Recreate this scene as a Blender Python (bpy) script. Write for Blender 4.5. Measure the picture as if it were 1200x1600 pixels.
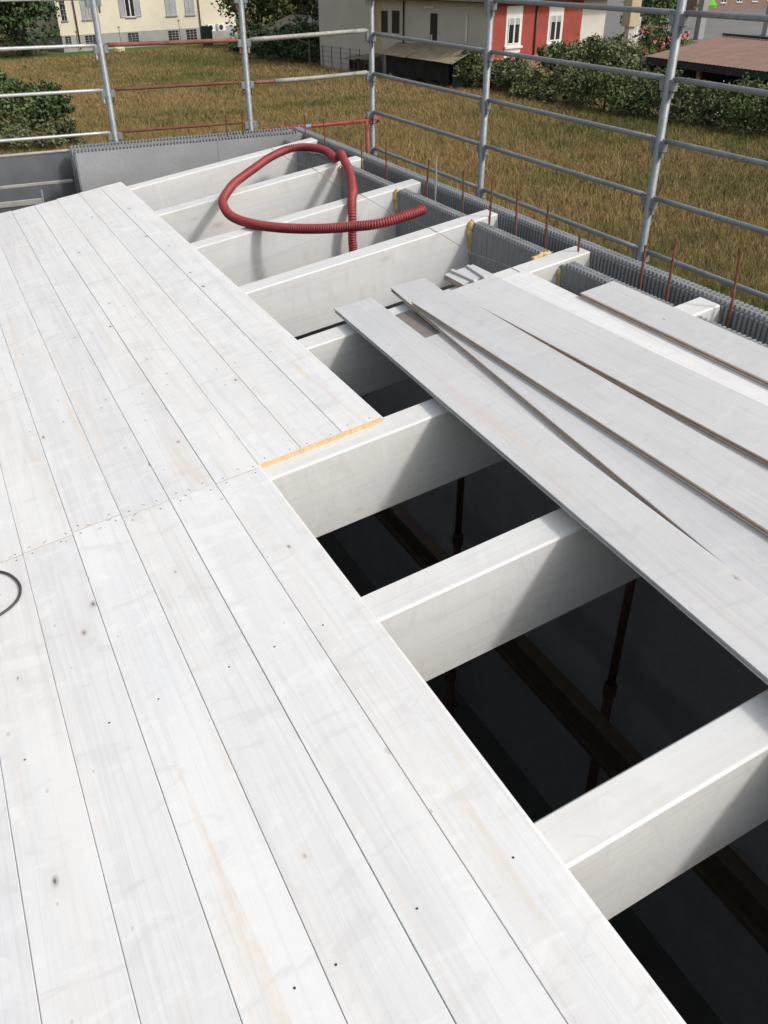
import bpy, bmesh, math, random
import numpy as np
from mathutils import Vector, Matrix, Quaternion

random.seed(7)
rng = np.random.default_rng(11)
R = math.radians
scene = bpy.context.scene
col = scene.collection
for o in list(bpy.data.objects):
    bpy.data.objects.remove(o)

# ------------------------------------------------------------------ camera
CAM = Vector((0.0, 0.0, 6.5))
PITCH, ROLL, AZ, SLOPE = 0.5792417, 0.0036314, 0.4645910, 0.1467886
cd = bpy.data.cameras.new("camera")
cam = bpy.data.objects.new("camera", cd)
col.objects.link(cam)
cd.sensor_fit = 'VERTICAL'
cd.sensor_height = 24.0
cd.lens = 24.0 * 1328.1 / 1600.0
cd.clip_start = 0.05
cd.clip_end = 2000
fh = Vector((math.sin(AZ), math.cos(AZ), 0))
rt = Vector((math.cos(AZ), -math.sin(AZ), 0))
fw = fh * math.cos(PITCH) - Vector((0, 0, 1)) * math.sin(PITCH)
up = fh * math.sin(PITCH) + Vector((0, 0, 1)) * math.cos(PITCH)
r2 = rt * math.cos(ROLL) - up * math.sin(ROLL)
u2 = rt * math.sin(ROLL) + up * math.cos(ROLL)
m = Matrix((r2, u2, -fw)).transposed().to_4x4()
m.translation = CAM
cam.matrix_world = m
scene.camera = cam

# ------------------------------------------------------------------ light
SUN = Vector((0.587, -0.82, 1.0)).normalized()      # towards the sun
w = bpy.data.worlds.new("World")
scene.world = w
w.use_nodes = True
nt = w.node_tree
sky = nt.nodes.new("ShaderNodeTexSky")
sky.sky_type = 'NISHITA'
sky.sun_disc = False
sky.sun_elevation = math.asin(SUN.z)
sky.sun_rotation = math.atan2(SUN.x, SUN.y)
sky.air_density = 1.9
sky.dust_density = 5.0
bg = nt.nodes["Background"]
bg.inputs[1].default_value = 0.15
hz = nt.nodes.new("ShaderNodeHueSaturation")          # thin white haze: the sky is pale rather than deep blue
hz.inputs["Saturation"].default_value = 0.45
nt.links.new(sky.outputs[0], hz.inputs["Color"])
nt.links.new(hz.outputs[0], bg.inputs[0])
sl = bpy.data.lights.new("sun", 'SUN')
sl.energy = 2.0
sl.angle = R(5.5)
sl.color = (1.0, 0.972, 0.945)
so = bpy.data.objects.new("sun", sl)
col.objects.link(so)
so.rotation_euler = SUN.to_track_quat('Z', 'Y').to_euler()
so.location = (10, -15, 30)
vs = scene.view_settings
vs.view_transform = 'Standard'
vs.look = 'None'
vs.gamma = 1.0
vs.use_curve_mapping = False
vs.exposure = -0.10
scene.cycles.max_bounces = 6
scene.cycles.diffuse_bounces = 4

# ------------------------------------------------------------------ materials
def hexlin(r, g, b):
    f = lambda c: (c/255/12.92) if c/255 <= .04045 else ((c/255+.055)/1.055)**2.4
    return (f(r), f(g), f(b), 1)

def c4(c):
    return (c[0], c[1], c[2], 1.0)

class NT:
    """small node builder"""
    def __init__(s, name):
        s.m = bpy.data.materials.new(name)
        s.m.use_nodes = True
        s.t = s.m.node_tree
        s.b = s.t.nodes["Principled BSDF"]
    def n(s, typ, **kw):
        x = s.t.nodes.new(typ)
        for k, v in kw.items():
            setattr(x, k, v)
        return x
    def l(s, a, b):
        s.t.links.new(a, b)
    def coord(s, kind="Object", scale=(1, 1, 1), rnd=0.0, loc=(0, 0, 0)):
        tc = s.n("ShaderNodeTexCoord")
        src = tc.outputs[kind]
        if kind == "World":
            pass
        if rnd:
            oi = s.n("ShaderNodeObjectInfo")
            mul = s.n("ShaderNodeVectorMath", operation='SCALE')
            cv = s.n("ShaderNodeCombineXYZ")
            for i, k in enumerate((1.0, 1.7, 2.3)):
                mm = s.n("ShaderNodeMath", operation='MULTIPLY')
                s.l(oi.outputs["Random"], mm.inputs[0]); mm.inputs[1].default_value = rnd*k
                s.l(mm.outputs[0], cv.inputs[i])
            ad = s.n("ShaderNodeVectorMath", operation='ADD')
            s.l(src, ad.inputs[0]); s.l(cv.outputs[0], ad.inputs[1])
            src = ad.outputs[0]
        mp = s.n("ShaderNodeMapping")
        mp.inputs["Scale"].default_value = scale
        mp.inputs["Location"].default_value = loc
        s.l(src, mp.inputs["Vector"])
        return mp.outputs[0]
    def pos(s, scale=(1, 1, 1)):
        g = s.n("ShaderNodeNewGeometry")
        mp = s.n("ShaderNodeMapping")
        mp.inputs["Scale"].default_value = scale
        s.l(g.outputs["Position"], mp.inputs["Vector"])
        return mp.outputs[0]
    def noise(s, vec, scale=1.0, detail=4, rough=.55, dist=0.0):
        x = s.n("ShaderNodeTexNoise")
        x.inputs["Scale"].default_value = scale
        x.inputs["Detail"].default_value = detail
        x.inputs["Roughness"].default_value = rough
        x.inputs["Distortion"].default_value = dist
        s.l(vec, x.inputs["Vector"])
        return x.outputs["Fac"]
    def ramp(s, fac, stops):
        x = s.n("ShaderNodeValToRGB")
        e = x.color_ramp.elements
        while len(e) < len(stops):
            e.new(0.5)
        for i, (p, c) in enumerate(stops):
            e[i].position = p
            e[i].color = c4(c) if not isinstance(c, (int, float)) else (c, c, c, 1)
        s.l(fac, x.inputs[0])
        return x.outputs[0]
    def mix(s, fac, a, b, blend='MIX'):
        x = s.n("ShaderNodeMix", data_type='RGBA', blend_type=blend)
        for sock, v in ((x.inputs[0], fac), (x.inputs[6], a), (x.inputs[7], b)):
            if hasattr(v, "links"):
                s.l(v, sock)
            elif isinstance(v, (int, float)):
                sock.default_value = v
            else:
                sock.default_value = c4(v)
        return x.outputs[2]
    def math(s, op, a, b=0.0, c=None):
        x = s.n("ShaderNodeMath", operation=op)
        for i, v in enumerate((a, b) if c is None else (a, b, c)):
            if hasattr(v, "links"):
                s.l(v, x.inputs[i])
            else:
                x.inputs[i].default_value = v
        return x.outputs[0]
    def bump(s, h, strength=.2, dist=.002):
        x = s.n("ShaderNodeBump")
        x.inputs["Strength"].default_value = strength
        x.inputs["Distance"].default_value = dist
        s.l(h, x.inputs["Height"])
        s.l(x.outputs[0], s.b.inputs["Normal"])
    def done(s, colr=None, rough=.6, metal=0.0, spec=.5):
        if colr is not None:
            if hasattr(colr, "links"):
                s.l(colr, s.b.inputs["Base Color"])
            else:
                s.b.inputs["Base Color"].default_value = c4(colr)
        if hasattr(rough, "links"):
            s.l(rough, s.b.inputs["Roughness"])
        else:
            s.b.inputs["Roughness"].default_value = rough
        s.b.inputs["Metallic"].default_value = metal
        s.b.inputs["Specular IOR Level"].default_value = spec
        return s.m

M = {}

def wood_white(name, along, base, grain, stain_amt, knot_amt, rnd=37.0, thick=None, warm=(.70, .58, .46), cool=(.80, .825, .86)):
    """whitewashed softwood; along = index of the axis the fibres follow"""
    t = NT(name)
    def sc(a, b, flat=False):
        v = [b, b, b]; v[along] = a
        if flat and thick is not None: v[thick] = 0
        return tuple(v)
    fine = t.noise(t.coord(scale=sc(2.2, 60), rnd=rnd), 1.0, 3, .6, .25)
    mid = t.noise(t.coord(scale=sc(1.3, 15), rnd=rnd), 1.0, 3, .6, 1.2)
    rip = t.noise(t.coord(scale=sc(13, 6), rnd=rnd), 1.0, 3, .6, 1.0)
    broad = t.noise(t.coord(scale=sc(.9, 4.2), rnd=rnd), 1.0, 3, .5, .3)
    warmn = t.noise(t.coord(scale=sc(.55, 7), rnd=rnd*.7), 1.0, 3, .5, .4)
    chat = t.noise(t.coord(scale=sc(150, 14), rnd=rnd), 1.0, 2, .5)
    colr = t.mix(t.math('MULTIPLY', t.ramp(mid, [(.40, 0.0), (.64, 1.0)]), .55), base, grain)
    colr = t.mix(t.math('MULTIPLY', t.ramp(warmn, [(.38, 1.0), (.56, 0.0)]), .50), colr, tuple(x*base[0]/.84 for x in cool))
    colr = t.mix(t.math('MULTIPLY', t.ramp(fine, [(.40, 0.0), (.66, 1.0)]), .30), colr, tuple(x*.90 for x in grain))
    # pale blotches where the wash lies thicker
    colr = t.mix(t.math('MULTIPLY', t.ramp(broad, [(.47, 0.0), (.62, 1.0)]), .60), colr, tuple(min(.93, x*1.05) for x in base))
    colr = t.mix(t.math('MULTIPLY', t.ramp(rip, [(.55, 0.0), (.66, 1.0)]), .55), colr, tuple(min(.93, x*1.07) for x in base))
    colr = t.mix(t.math('MULTIPLY', t.ramp(rip, [(.33, 1.0), (.42, 0.0)]), .45), colr, tuple(x*.92 for x in grain))
    # thin darker year-ring lines
    ring = t.noise(t.coord(scale=sc(.35, 24), rnd=rnd*1.9), 1.0, 2, .4, 1.2)
    line = t.ramp(ring, [(.47, 0.0), (.498, 1.0), (.525, 0.0)])
    colr = t.mix(t.math('MULTIPLY', line, .28), colr, tuple(x*.80 for x in grain))
    # brown resin streaks showing through
    st = t.noise(t.coord(scale=sc(.9, 11), rnd=rnd*1.3), 1.0, 4, .65, .8)
    stm = t.ramp(st, [(.57, 0.0), (.70, 1.0)])
    brk = t.noise(t.coord(scale=sc(26, 70), rnd=rnd), 1.0, 3, .6)
    stm = t.math('MULTIPLY', stm, t.ramp(brk, [(.30, .35), (.62, 1.0)]))
    colr = t.mix(t.math('MULTIPLY', stm, stain_amt), colr, warm)
    h = t.math('ADD', t.math('MULTIPLY', fine, .5), t.math('ADD', rip, t.math('MULTIPLY', chat, .35 if thick is not None else 0.0)))
    for kk, (kl, ka, thr, dark) in enumerate(((3.3, 6.0, .52, False), (2.3, 4.6, .74, True))):
        warp = t.coord(scale=sc(kl, ka, True), rnd=rnd*(1+kk*.61))
        vo = t.n("ShaderNodeTexVoronoi", feature='F1')
        vo.inputs["Scale"].default_value = 1.0
        if thick is not None: vo.voronoi_dimensions = '2D'
        t.l(warp, vo.inputs["Vector"])
        sep = t.n("ShaderNodeSeparateColor")
        t.l(vo.outputs["Color"], sep.inputs[0])
        sel = t.ramp(sep.outputs[0], [(thr, 0.0), (thr+.02, 1.0)])
        wob = t.math('ADD', vo.outputs["Distance"], t.math('MULTIPLY', t.math('SUBTRACT', brk, .5), .05))
        wob = t.math('MULTIPLY', wob, t.math('ADD', t.math('MULTIPLY', sep.outputs[2], 1.2), .95))
        halo = t.ramp(wob, [(.05, 1.0), (.19, 0.0)] if thick is not None else [(.10, 1.0), (.30, 0.0)])
        core = t.ramp(wob, [(.022, 1.0), (.052, 0.0)] if thick is not None else [(.07, 1.0), (.13, 0.0)])
        colr = t.mix(t.math('MULTIPLY', t.math('MULTIPLY', halo, sel), .30*knot_amt), colr, tuple(min(.93, x*1.06) for x in base) if not dark else (.66, .61, .56))
        colr = t.mix(t.math('MULTIPLY', t.math('MULTIPLY', core, sel), (.75 if dark else .60)*knot_amt), colr, (.38, .35, .34) if dark else (.50, .485, .50))
        if dark:
            pith = t.ramp(wob, [(.010, 1.0), (.020, 0.0)])
            colr = t.mix(t.math('MULTIPLY', t.math('MULTIPLY', pith, sel), .8*knot_amt), colr, (.10, .085, .075))
        h = t.math('SUBTRACT', h, t.math('MULTIPLY', t.math('MULTIPLY', core, sel), .8))
    # each piece a touch lighter or darker
    oi = t.n("ShaderNodeObjectInfo")
    v = t.ramp(oi.outputs["Random"], [(0.0, (.94, .94, .95)), (.5, (.975, .97, .965)), (1.0, (1, 1, 1))])
    colr = t.mix(1.0, colr, v, 'MULTIPLY')
    t.bump(h, .30, .0024)
    return t.done(colr, .5, 0, .35)

M['board'] = wood_white("whitewashed_board", 1, (.775, .775, .777), (.695, .687, .685), .50, 1.0, thick=2)
M['loose'] = wood_white("primed_board", 1, (.60, .60, .61), (.555, .55, .553), .32, .75, thick=2, warm=(.60, .49, .40))
M['rafter'] = wood_white("primed_rafter", 0, (.735, .735, .722), (.69, .685, .667), .20, .38)

def raw_wood():
    t = NT("raw_wood")
    a = t.noise(t.coord(scale=(60, 60, 60), rnd=9), 1, 4, .6)
    b = t.noise(t.coord(scale=(9, 9, 9), rnd=9), 1, 2)
    c = t.ramp(a, [(.3, (.56, .37, .19)), (.7, (.74, .55, .33))])
    c = t.mix(t.math('MULTIPLY', b, .4), c, (.80, .63, .41))
    t.bump(a, .3, .001)
    return t.done(c, .75, 0, .2)
M['raw'] = raw_wood()

def plain(name, a, b, scale=8, rough=.8, metal=0, bump=.2, bdist=.003, spec=.4, lo=.35, hi=.68, kind="Object"):
    t = NT(name)
    f = t.noise(t.coord(kind, (scale,)*3, rnd=5), 1, 5, .6)
    g = t.noise(t.coord(kind, (scale*.13,)*3, rnd=5), 1, 3, .5)
    c = t.ramp(f, [(lo, a), (hi, b)])
    c = t.mix(t.math('MULTIPLY', t.ramp(g, [(.35, 0.0), (.7, 1.0)]), .45), c, tuple(x*.82 for x in a))
    if bump:
        t.bump(f, bump, bdist)
    return t.done(c, rough, metal, spec)

M['eps'] = plain("graphite_foam", (.235, .245, .262), (.285, .295, .312), 55, .85, 0, .35, .002, .3)
M['eps_face'] = plain("graphite_foam_face", (.275, .283, .298), (.315, .322, .336), 40, .85, 0, .25, .0015, .3)
M['galv'] = plain("galvanised_steel", (.22, .238, .256), (.31, .328, .345), 30, .5, .3, .15, .0008, .45)
M['galv_sunlit'] = plain("sunlit_galvanised_steel", (.48, .49, .48), (.60, .60, .58), 26, .38, .4, .1, .0008, .5)  # same galvanised steel; the sun's gleam is put into a paler base colour
M['galv_old'] = plain("weathered_galvanised_steel", (.30, .30, .28), (.42, .41, .38), 22, .6, .15, .2, .001, .4)
M['redpaint'] = plain("red_oxide_paint", (.26, .055, .045), (.36, .095, .075), 24, .6, 0, .3, .001, .4)
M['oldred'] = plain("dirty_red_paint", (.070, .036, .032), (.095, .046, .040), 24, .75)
M['rust'] = plain("rusty_steel", (.13, .055, .035), (.24, .105, .065), 40, .85, 0, .5, .001, .25)
M['rustred'] = plain("rusty_red_tube", (.17, .062, .045), (.33, .17, .13), 16, .8, 0, .4, .001, .3)
M['bluetape'] = plain("faded_blue_tape", (.16, .26, .42), (.25, .36, .5), 20, .6)
M['foam'] = plain("yellow_expanding_foam", (.60, .43, .19), (.74, .58, .31), 30, .8, 0, .6, .004, .2)
M['hose'] = plain("red_corrugated_plastic", (.26, .032, .036), (.34, .060, .060), 14, .48, 0, .05, .001, .5)
M['hosein'] = plain("hose_bore", (.06, .01, .01), (.08, .015, .015), 9, .6)
M['cable'] = plain("black_rubber", (.055, .05, .06), (.085, .08, .09), 30, .5, 0, .05)
M['string'] = plain("grey_string", (.30, .26, .2), (.42, .37, .30), 90, .9)
M['screw'] = plain("dark_screw_hole", (.035, .03, .028), (.07, .06, .055), 60, .7)
M['brown'] = plain("shade_toned_board_face", (.20, .178, .165), (.26, .235, .215), 20, .85)  # brown board back, darkened in its colour to stand in for shade
M['edge'] = plain("unpainted_tongue_edge", (.58, .47, .39), (.70, .59, .50), 25, .85)
M['chip'] = plain("torn_wood_fibre", (.40, .33, .27), (.56, .48, .40), 60, .9)
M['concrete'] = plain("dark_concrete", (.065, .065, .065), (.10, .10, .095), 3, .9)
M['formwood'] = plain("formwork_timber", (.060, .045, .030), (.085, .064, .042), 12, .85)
M['slate_sheet'] = plain("dark_grey_sheet", (.115, .125, .14), (.15, .16, .172), 6, .6, .1, .1)

# ------------------------------------------------------------------ mesh helpers
class MB:
    def __init__(s):
        s.v = []; s.f = []; s.mi = []
    def add(s, vs, fs, mi=0):
        o = len(s.v)
        s.v += [tuple(p) for p in vs]
        s.f += [tuple(i+o for i in f) for f in fs]
        s.mi += [mi]*len(fs)
    def box(s, x0, x1, y0, y1, z0, z1, mi=0, mat=None):
        P = [(x, y, z) for z in (z0, z1) for y in (y0, y1) for x in (x0, x1)]
        if mat is not None:
            P = [mat @ Vector(p) for p in P]
        s.add(P, [(0, 2, 3, 1), (4, 5, 7, 6), (0, 1, 5, 4), (2, 6, 7, 3), (0, 4, 6, 2), (1, 3, 7, 5)], mi)
    def cbox(s, x0, x1, y0, y1, z0, z1, c=.005, mi=0, mat=None):
        """box with chamfered edges"""
        vs, idx = [], {}
        for sx in (0, 1):
            for sy in (0, 1):
                for sz in (0, 1):
                    X = (x0, x1)[sx]; Y = (y0, y1)[sy]; Z = (z0, z1)[sz]
                    ix = c if sx == 0 else -c; iy = c if sy == 0 else -c; iz = c if sz == 0 else -c
                    for k, p in (('x', (X, Y+iy, Z+iz)), ('y', (X+ix, Y, Z+iz)), ('z', (X+ix, Y+iy, Z))):
                        idx[(sx, sy, sz, k)] = len(vs); vs.append(p)
        fs = []
        def q(*k):
            fs.append(tuple(idx[a] for a in k))
        for sx in (0, 1):
            q(*[(sx, a, b, 'x') for a, b in ((0, 0), (1, 0), (1, 1), (0, 1))])
        for sy in (0, 1):
            q(*[(a, sy, b, 'y') for a, b in ((0, 0), (1, 0), (1, 1), (0, 1))])
        for sz in (0, 1):
            q(*[(a, b, sz, 'z') for a, b in ((0, 0), (1, 0), (1, 1), (0, 1))])
        for a in (0, 1):
            for b in (0, 1):
                q((0, a, b, 'y'), (1, a, b, 'y'), (1, a, b, 'z'), (0, a, b, 'z'))
                q((a, 0, b, 'x'), (a, 1, b, 'x'), (a, 1, b, 'z'), (a, 0, b, 'z'))
                q((a, b, 0, 'x'), (a, b, 1, 'x'), (a, b, 1, 'y'), (a, b, 0, 'y'))
                for d in (0, 1):
                    pass
        for a in (0, 1):
            for b in (0, 1):
                for d in (0, 1):
                    q((a, b, d, 'x'), (a, b, d, 'y'), (a, b, d, 'z'))
        if mat is not None:
            vs = [mat @ Vector(p) for p in vs]
        s.add(vs, fs, mi)
    def tube(s, path, r, seg=12, mi=0, caps=True, radii=None):
        P = [Vector(p) for p in path]
        n = len(P)
        o = len(s.v)
        t0 = (P[1]-P[0]).normalized()
        ref = Vector((0, 0, 1)) if abs(t0.z) < .9 else Vector((1, 0, 0))
        nrm = t0.cross(ref).normalized()
        for i in range(n):
            a = P[max(i-1, 0)]; b = P[min(i+1, n-1)]
            t = (b-a).normalized() if (b-a).length > 1e-9 else t0
            nrm = (nrm - t*nrm.dot(t)).normalized()
            bi = t.cross(nrm)
            rr = radii[i] if radii is not None else r
            for k in range(seg):
                an = 2*math.pi*k/seg
                s.v.append(tuple(P[i] + (nrm*math.cos(an) + bi*math.sin(an))*rr))
        for i in range(n-1):
            for k in range(seg):
                a = o+i*seg+k; b = o+i*seg+(k+1) % seg
                s.f.append((a, b, b+seg, a+seg)); s.mi.append(mi)
        if caps:
            s.f.append(tuple(o+k for k in reversed(range(seg)))); s.mi.append(mi)
            s.f.append(tuple(o+(n-1)*seg+k for k in range(seg))); s.mi.append(mi)
    def prism(s, prof, y0, y1, mi=0, mi_end=0, mat=None, segs=1, bend=None, edge_mi=None):
        """profile in x-z pulled along y"""
        n = len(prof); vs = []
        for j in range(segs+1):
            tt = j/segs; y = y0+(y1-y0)*tt
            dz = bend(tt) if bend else 0
            vs += [(p[0], y, p[1]+dz) for p in prof]
        if mat is not None:
            vs = [mat @ Vector(p) for p in vs]
        fs = []
        for j in range(segs):
            for k in range(n):
                a = j*n+k; b = j*n+(k+1) % n
                fs.append((a, a+n, b+n, b))
        s.add(vs, fs, mi)
        if edge_mi is not None:          # unpainted tongue edge
            for j in range(len(fs)):
                if 3 <= j % n <= 7 or 11 <= j % n <= 15: s.mi[len(s.mi)-len(fs)+j] = edge_mi
        s.add(vs, [tuple(range(n)), tuple(segs*n+k for k in reversed(range(n)))], mi_end)
    def mesh(s, name, mats, smooth=False, fix=True):
        me = bpy.data.meshes.new(name)
        me.from_pydata(s.v, [], s.f)
        for x in mats:
            me.materials.append(x)
        me.polygons.foreach_set("material_index", s.mi)
        if smooth:
            me.polygons.foreach_set("use_smooth", [True]*len(s.f))
        me.update()
        if fix:
            bm = bmesh.new(); bm.from_mesh(me)
            bmesh.ops.recalc_face_normals(bm, faces=bm.faces)
            bm.to_mesh(me); bm.free()
        return me
    def obj(s, name, mats, parent=None, smooth=False, loc=None, rot=None, fix=True):
        if not isinstance(mats, (list, tuple)):
            mats = [mats]
        o = bpy.data.objects.new(name, s.mesh(name, mats, smooth, fix))
        col.objects.link(o)
        if parent:
            o.parent = parent
        if loc is not None:
            o.location = loc
        if rot is not None:
            o.rotation_euler = rot
        return o

def tag(o, label=None, cat=None, group=None, kind=None):
    if label: o["label"] = label
    if cat: o["category"] = cat
    if group: o["group"] = group
    if kind: o["kind"] = kind
    return o

def empty(name, loc=(0, 0, 0), rot=(0, 0, 0), label=None, cat=None, group=None, kind=None):
    o = bpy.data.objects.new(name, None)
    col.objects.link(o)
    o.empty_display_size = .1
    o.location = loc; o.rotation_euler = rot
    return tag(o, label, cat, group, kind)

def dup_mesh(o, parent, loc=None, rot=None):
    c = o.copy(); col.objects.link(c); c.parent = parent
    if loc is not None: c.location = loc
    if rot is not None: c.rotation_euler = rot
    return c

# ------------------------------------------------------------------ roof frame: u up the slope (along rafters), y along boards, n normal
HD = 1.6
RO = CAM + Vector((math.sin(SLOPE)*HD, 0, -math.cos(SLOPE)*HD))     # foot of camera on the deck plane
UU = Vector((math.cos(SLOPE), 0, math.sin(SLOPE)))
NN = Vector((-math.sin(SLOPE), 0, math.cos(SLOPE)))
YV = Vector((0, 1, 0))
RROT = (0, -SLOPE, 0)
def W(u, y, n):
    return RO + UU*u + YV*y + NN*n

def smooth_path(pts, per=10):
    P = [Vector(p) for p in pts]
    out = []
    for i in range(len(P)-1):
        p0 = P[max(i-1, 0)]; p1 = P[i]; p2 = P[i+1]; p3 = P[min(i+2, len(P)-1)]
        for k in range(per):
            t = k/per
            out.append(.5*((2*p1) + (p2-p0)*t + (2*p0-5*p1+4*p2-p3)*t*t + (3*p1-p0-3*p2+p3)*t**3))
    out.append(P[-1])
    return out

# ================================================================== GROUND
def ground_mat():
    t = NT("meadow_soil")
    a = t.noise(t.pos((.09, .09, .09)), 1, 4, .6)
    b = t.noise(t.pos((2.2, 2.2, 2.2)), 1, 5, .65)
    c = t.ramp(a, [(.36, (.085, .090, .036)), (.5, (.150, .118, .056)), (.66, (.175, .130, .066))])
    c = t.mix(t.math('MULTIPLY', t.ramp(b, [(.35, 0.0), (.7, 1.0)]), .45), c, (.090, .078, .038))
    t.bump(b, .6, .05)
    return t.done(c, .95, 0, .1)
g = MB()
g.add([(-420, -420, 0), (520, -420, 0), (520, 520, 0), (-420, 520, 0)], [(0, 1, 2, 3)])
tag(g.obj("ground", ground_mat()), kind="structure")

M['asphalt'] = plain("worn_asphalt", (.15, .145, .14), (.20, .195, .19), 1.5, .9, 0, .3, .01)
M['lawn'] = plain("mown_lawn", (.070, .105, .030), (.105, .140, .045), 5, .95, 0, .5, .03, .1)
rd = MB()
rd.add([(44, 30, .004), (170, 30, .004), (190, 175, .004), (70, 118, .004), (52, 70, .004)], [(0, 1, 2, 3, 4)])
tag(rd.obj("road", M['asphalt']), kind="structure")
lw = MB()
lw.add([(-16, 73.2, .005), (30, 87.3, .005), (30, 82.0, .005), (-16, 67.9, .005)], [(0, 3, 2, 1)])
lw.add([(46, 52, .008), (62, 60, .008), (66, 70, .008), (48, 62, .008)], [(0, 1, 2, 3)])
tag(lw.obj("lawn", M['lawn']), kind="structure")

# ---- meadow grass: uncountable
def grass_mat():
    t = NT("dry_meadow_grass")
    a = t.noise(t.pos((.085, .11, .05)), 1, 4, .6)
    b = t.noise(t.pos((.55, .55, .3)), 1, 4, .6)
    f = t.math('ADD', t.math('MULTIPLY', a, .62), t.math('MULTIPLY', b, .38))
    c = t.ramp(f, [(.38, (.125, .135, .045)), (.45, (.215, .178, .074)), (.53, (.305, .218, .098)), (.66, (.330, .216, .110))])
    at = t.n("ShaderNodeAttribute", attribute_name="tint")
    c2 = t.mix(1.0, c, t.ramp(at.outputs["Fac"], [(0, (.70, .74, .66)), (.5, (.95, .95, .92)), (.86, (1.12, 1.1, 1.05)), (1.0, (1.7, 1.7, 1.7))]), 'MULTIPLY')
    gm = t.n("ShaderNodeNewGeometry")
    mxn = t.n("ShaderNodeMix", data_type='VECTOR')
    mxn.inputs[0].default_value = .62
    t.l(gm.outputs["Normal"], mxn.inputs[4]); mxn.inputs[5].default_value = (0, 0, 1)
    nn_ = t.n("ShaderNodeVectorMath", operation='NORMALIZE')
    t.l(mxn.outputs[1], nn_.inputs[0]); t.l(nn_.outputs[0], t.b.inputs["Normal"])
    m_ = t.done(c2, .85, 0, .08)
    return m_
def build_grass():
    # scatter tufts over the meadow, thicker where the meadow is near the house
    N = 260000
    X = rng.uniform(-8, 31.5, N); Y = rng.uniform(9, 83, N)
    d = np.hypot(X, Y)
    keep = (rng.random(N) < np.clip(34/d, .35, 1)**1.1)
    az = np.degrees(np.arctan2(X, Y)) - math.degrees(AZ)
    keep &= (np.abs(az) < 37)
    keep &= ~((X < 6.2) & (Y < 12))
    # not inside the yards
    lim = np.interp(Y, [9, 27, 36, 45, 47, 53.7, 60, 66, 90], [33.0, 31.6, 30.0, 29.3, 27.6, 26.6, 25.6, 26.6, 30.5])
    yard = (X > lim) | (((X-11.96)*.292-(Y-81.77)*.956) < 5.0)
    keep &= ~yard
    X, Y, d = X[keep], Y[keep], d[keep]
    n = len(X)
    B = 7
    bx = np.repeat(X, B) + rng.normal(0, .16, n*B)
    by = np.repeat(Y, B) + rng.normal(0, .16, n*B)
    dd = np.repeat(d, B)
    hh = np.repeat(rng.uniform(.10, .36, n), B)*rng.uniform(.55, 1.15, n*B)
    ww = .0038*np.clip(dd/20, 1, 3.2)*rng.uniform(.8, 1.5, n*B)
    an = rng.uniform(0, 2*math.pi, n*B)
    lean = rng.uniform(.1, .9, n*B)*hh
    la = rng.uniform(0, 2*math.pi, n*B)
    lx, ly = np.cos(la)*lean, np.sin(la)*lean
    cx, cy = np.cos(an)*ww, np.sin(an)*ww
    V = np.zeros((n*B, 5, 3), np.float32)
    V[:, 0] = np.stack([bx-cx, by-cy, np.zeros_like(bx)], 1)
    V[:, 1] = np.stack([bx+cx, by+cy, np.zeros_like(bx)], 1)
    V[:, 2] = np.stack([bx+cx*.9+lx*.35, by+cy*.9+ly*.35, hh*.6], 1)
    V[:, 3] = np.stack([bx-cx*.9+lx*.35, by-cy*.9+ly*.35, hh*.6], 1)
    V[:, 4] = np.stack([bx+lx, by+ly, hh], 1)
    nb = n*B
    base = (np.arange(nb)*5)[:, None]
    loops = np.concatenate([base+np.array([[0, 1, 2, 3]]), base+np.array([[3, 2, 4]])], 1).reshape(-1).astype(np.int32)
    me = bpy.data.meshes.new("meadow_grass")
    me.vertices.add(nb*5); me.vertices.foreach_set("co", V.reshape(-1))
    me.loops.add(nb*7); me.loops.foreach_set("vertex_index", loops)
    me.polygons.add(nb*2)
    ls = np.stack([np.arange(nb)*7, np.arange(nb)*7+4], 1).reshape(-1).astype(np.int32)
    me.polygons.foreach_set("loop_start", ls)
    me.update(calc_edges=True)
    tint = np.repeat(np.clip(np.repeat(rng.random(n), B)*.35 + rng.random(nb)*.65, 0, 1), 5).astype(np.float32)
    # a few pale seed heads
    pale = np.repeat(rng.random(nb) < .012, 5)
    tint[pale] = 1.0
    tint[~pale] *= .86
    at = me.attributes.new("tint", 'FLOAT', 'POINT')
    at.data.foreach_set("value", tint)
    me.materials.append(grass_mat())
    o = bpy.data.objects.new("meadow_grass", me)
    col.objects.link(o)
    tag(o, "tall dry brown meadow grass covering the field behind the scaffold", "grass", kind="stuff")
build_grass()

# ================================================================== BUILDING UNDER THE ROOF
WX0, WX1 = 2.625, 2.69          # inner leaf of the right wall
WX2, WX3 = 2.82, 2.885          # outer leaf
ZW = CAM.z - 1.225              # top of the walls
BY0, BY1 = 7.08, 7.15           # inner leaf of the back wall
BY2, BY3 = 7.28, 7.345
RAFT_Y = [-.93, -.085, .758, 1.602, 2.447, 3.310, 4.140, 5.045, 5.915, 6.760]
RW = .120
RAFT_N0, RAFT_N1 = -.345, -.021
PITCHT = .026

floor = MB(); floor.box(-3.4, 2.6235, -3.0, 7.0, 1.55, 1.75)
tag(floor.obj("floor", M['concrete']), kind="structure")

def teeth(mb, axis, a0, a1, c0, c1, z):
    """two rows of interlocking nibs on top of a leaf"""
    n = int((a1-a0)/PITCHT)
    mid = (c0+c1)/2
    for i in range(n):
        a = a0+i*PITCHT
        for row, (p, q) in enumerate(((c0+.004, mid-.002), (mid+.002, c1-.004))):
            s = a+(PITCHT*.5 if row else 0)
            b = (s+.002, s+.0145, p, q, z, z+.016)
            if axis == 'y':
                mb.box(b[2], b[3], b[0], b[1], b[4], b[5])
            else:
                mb.box(*b)

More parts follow.
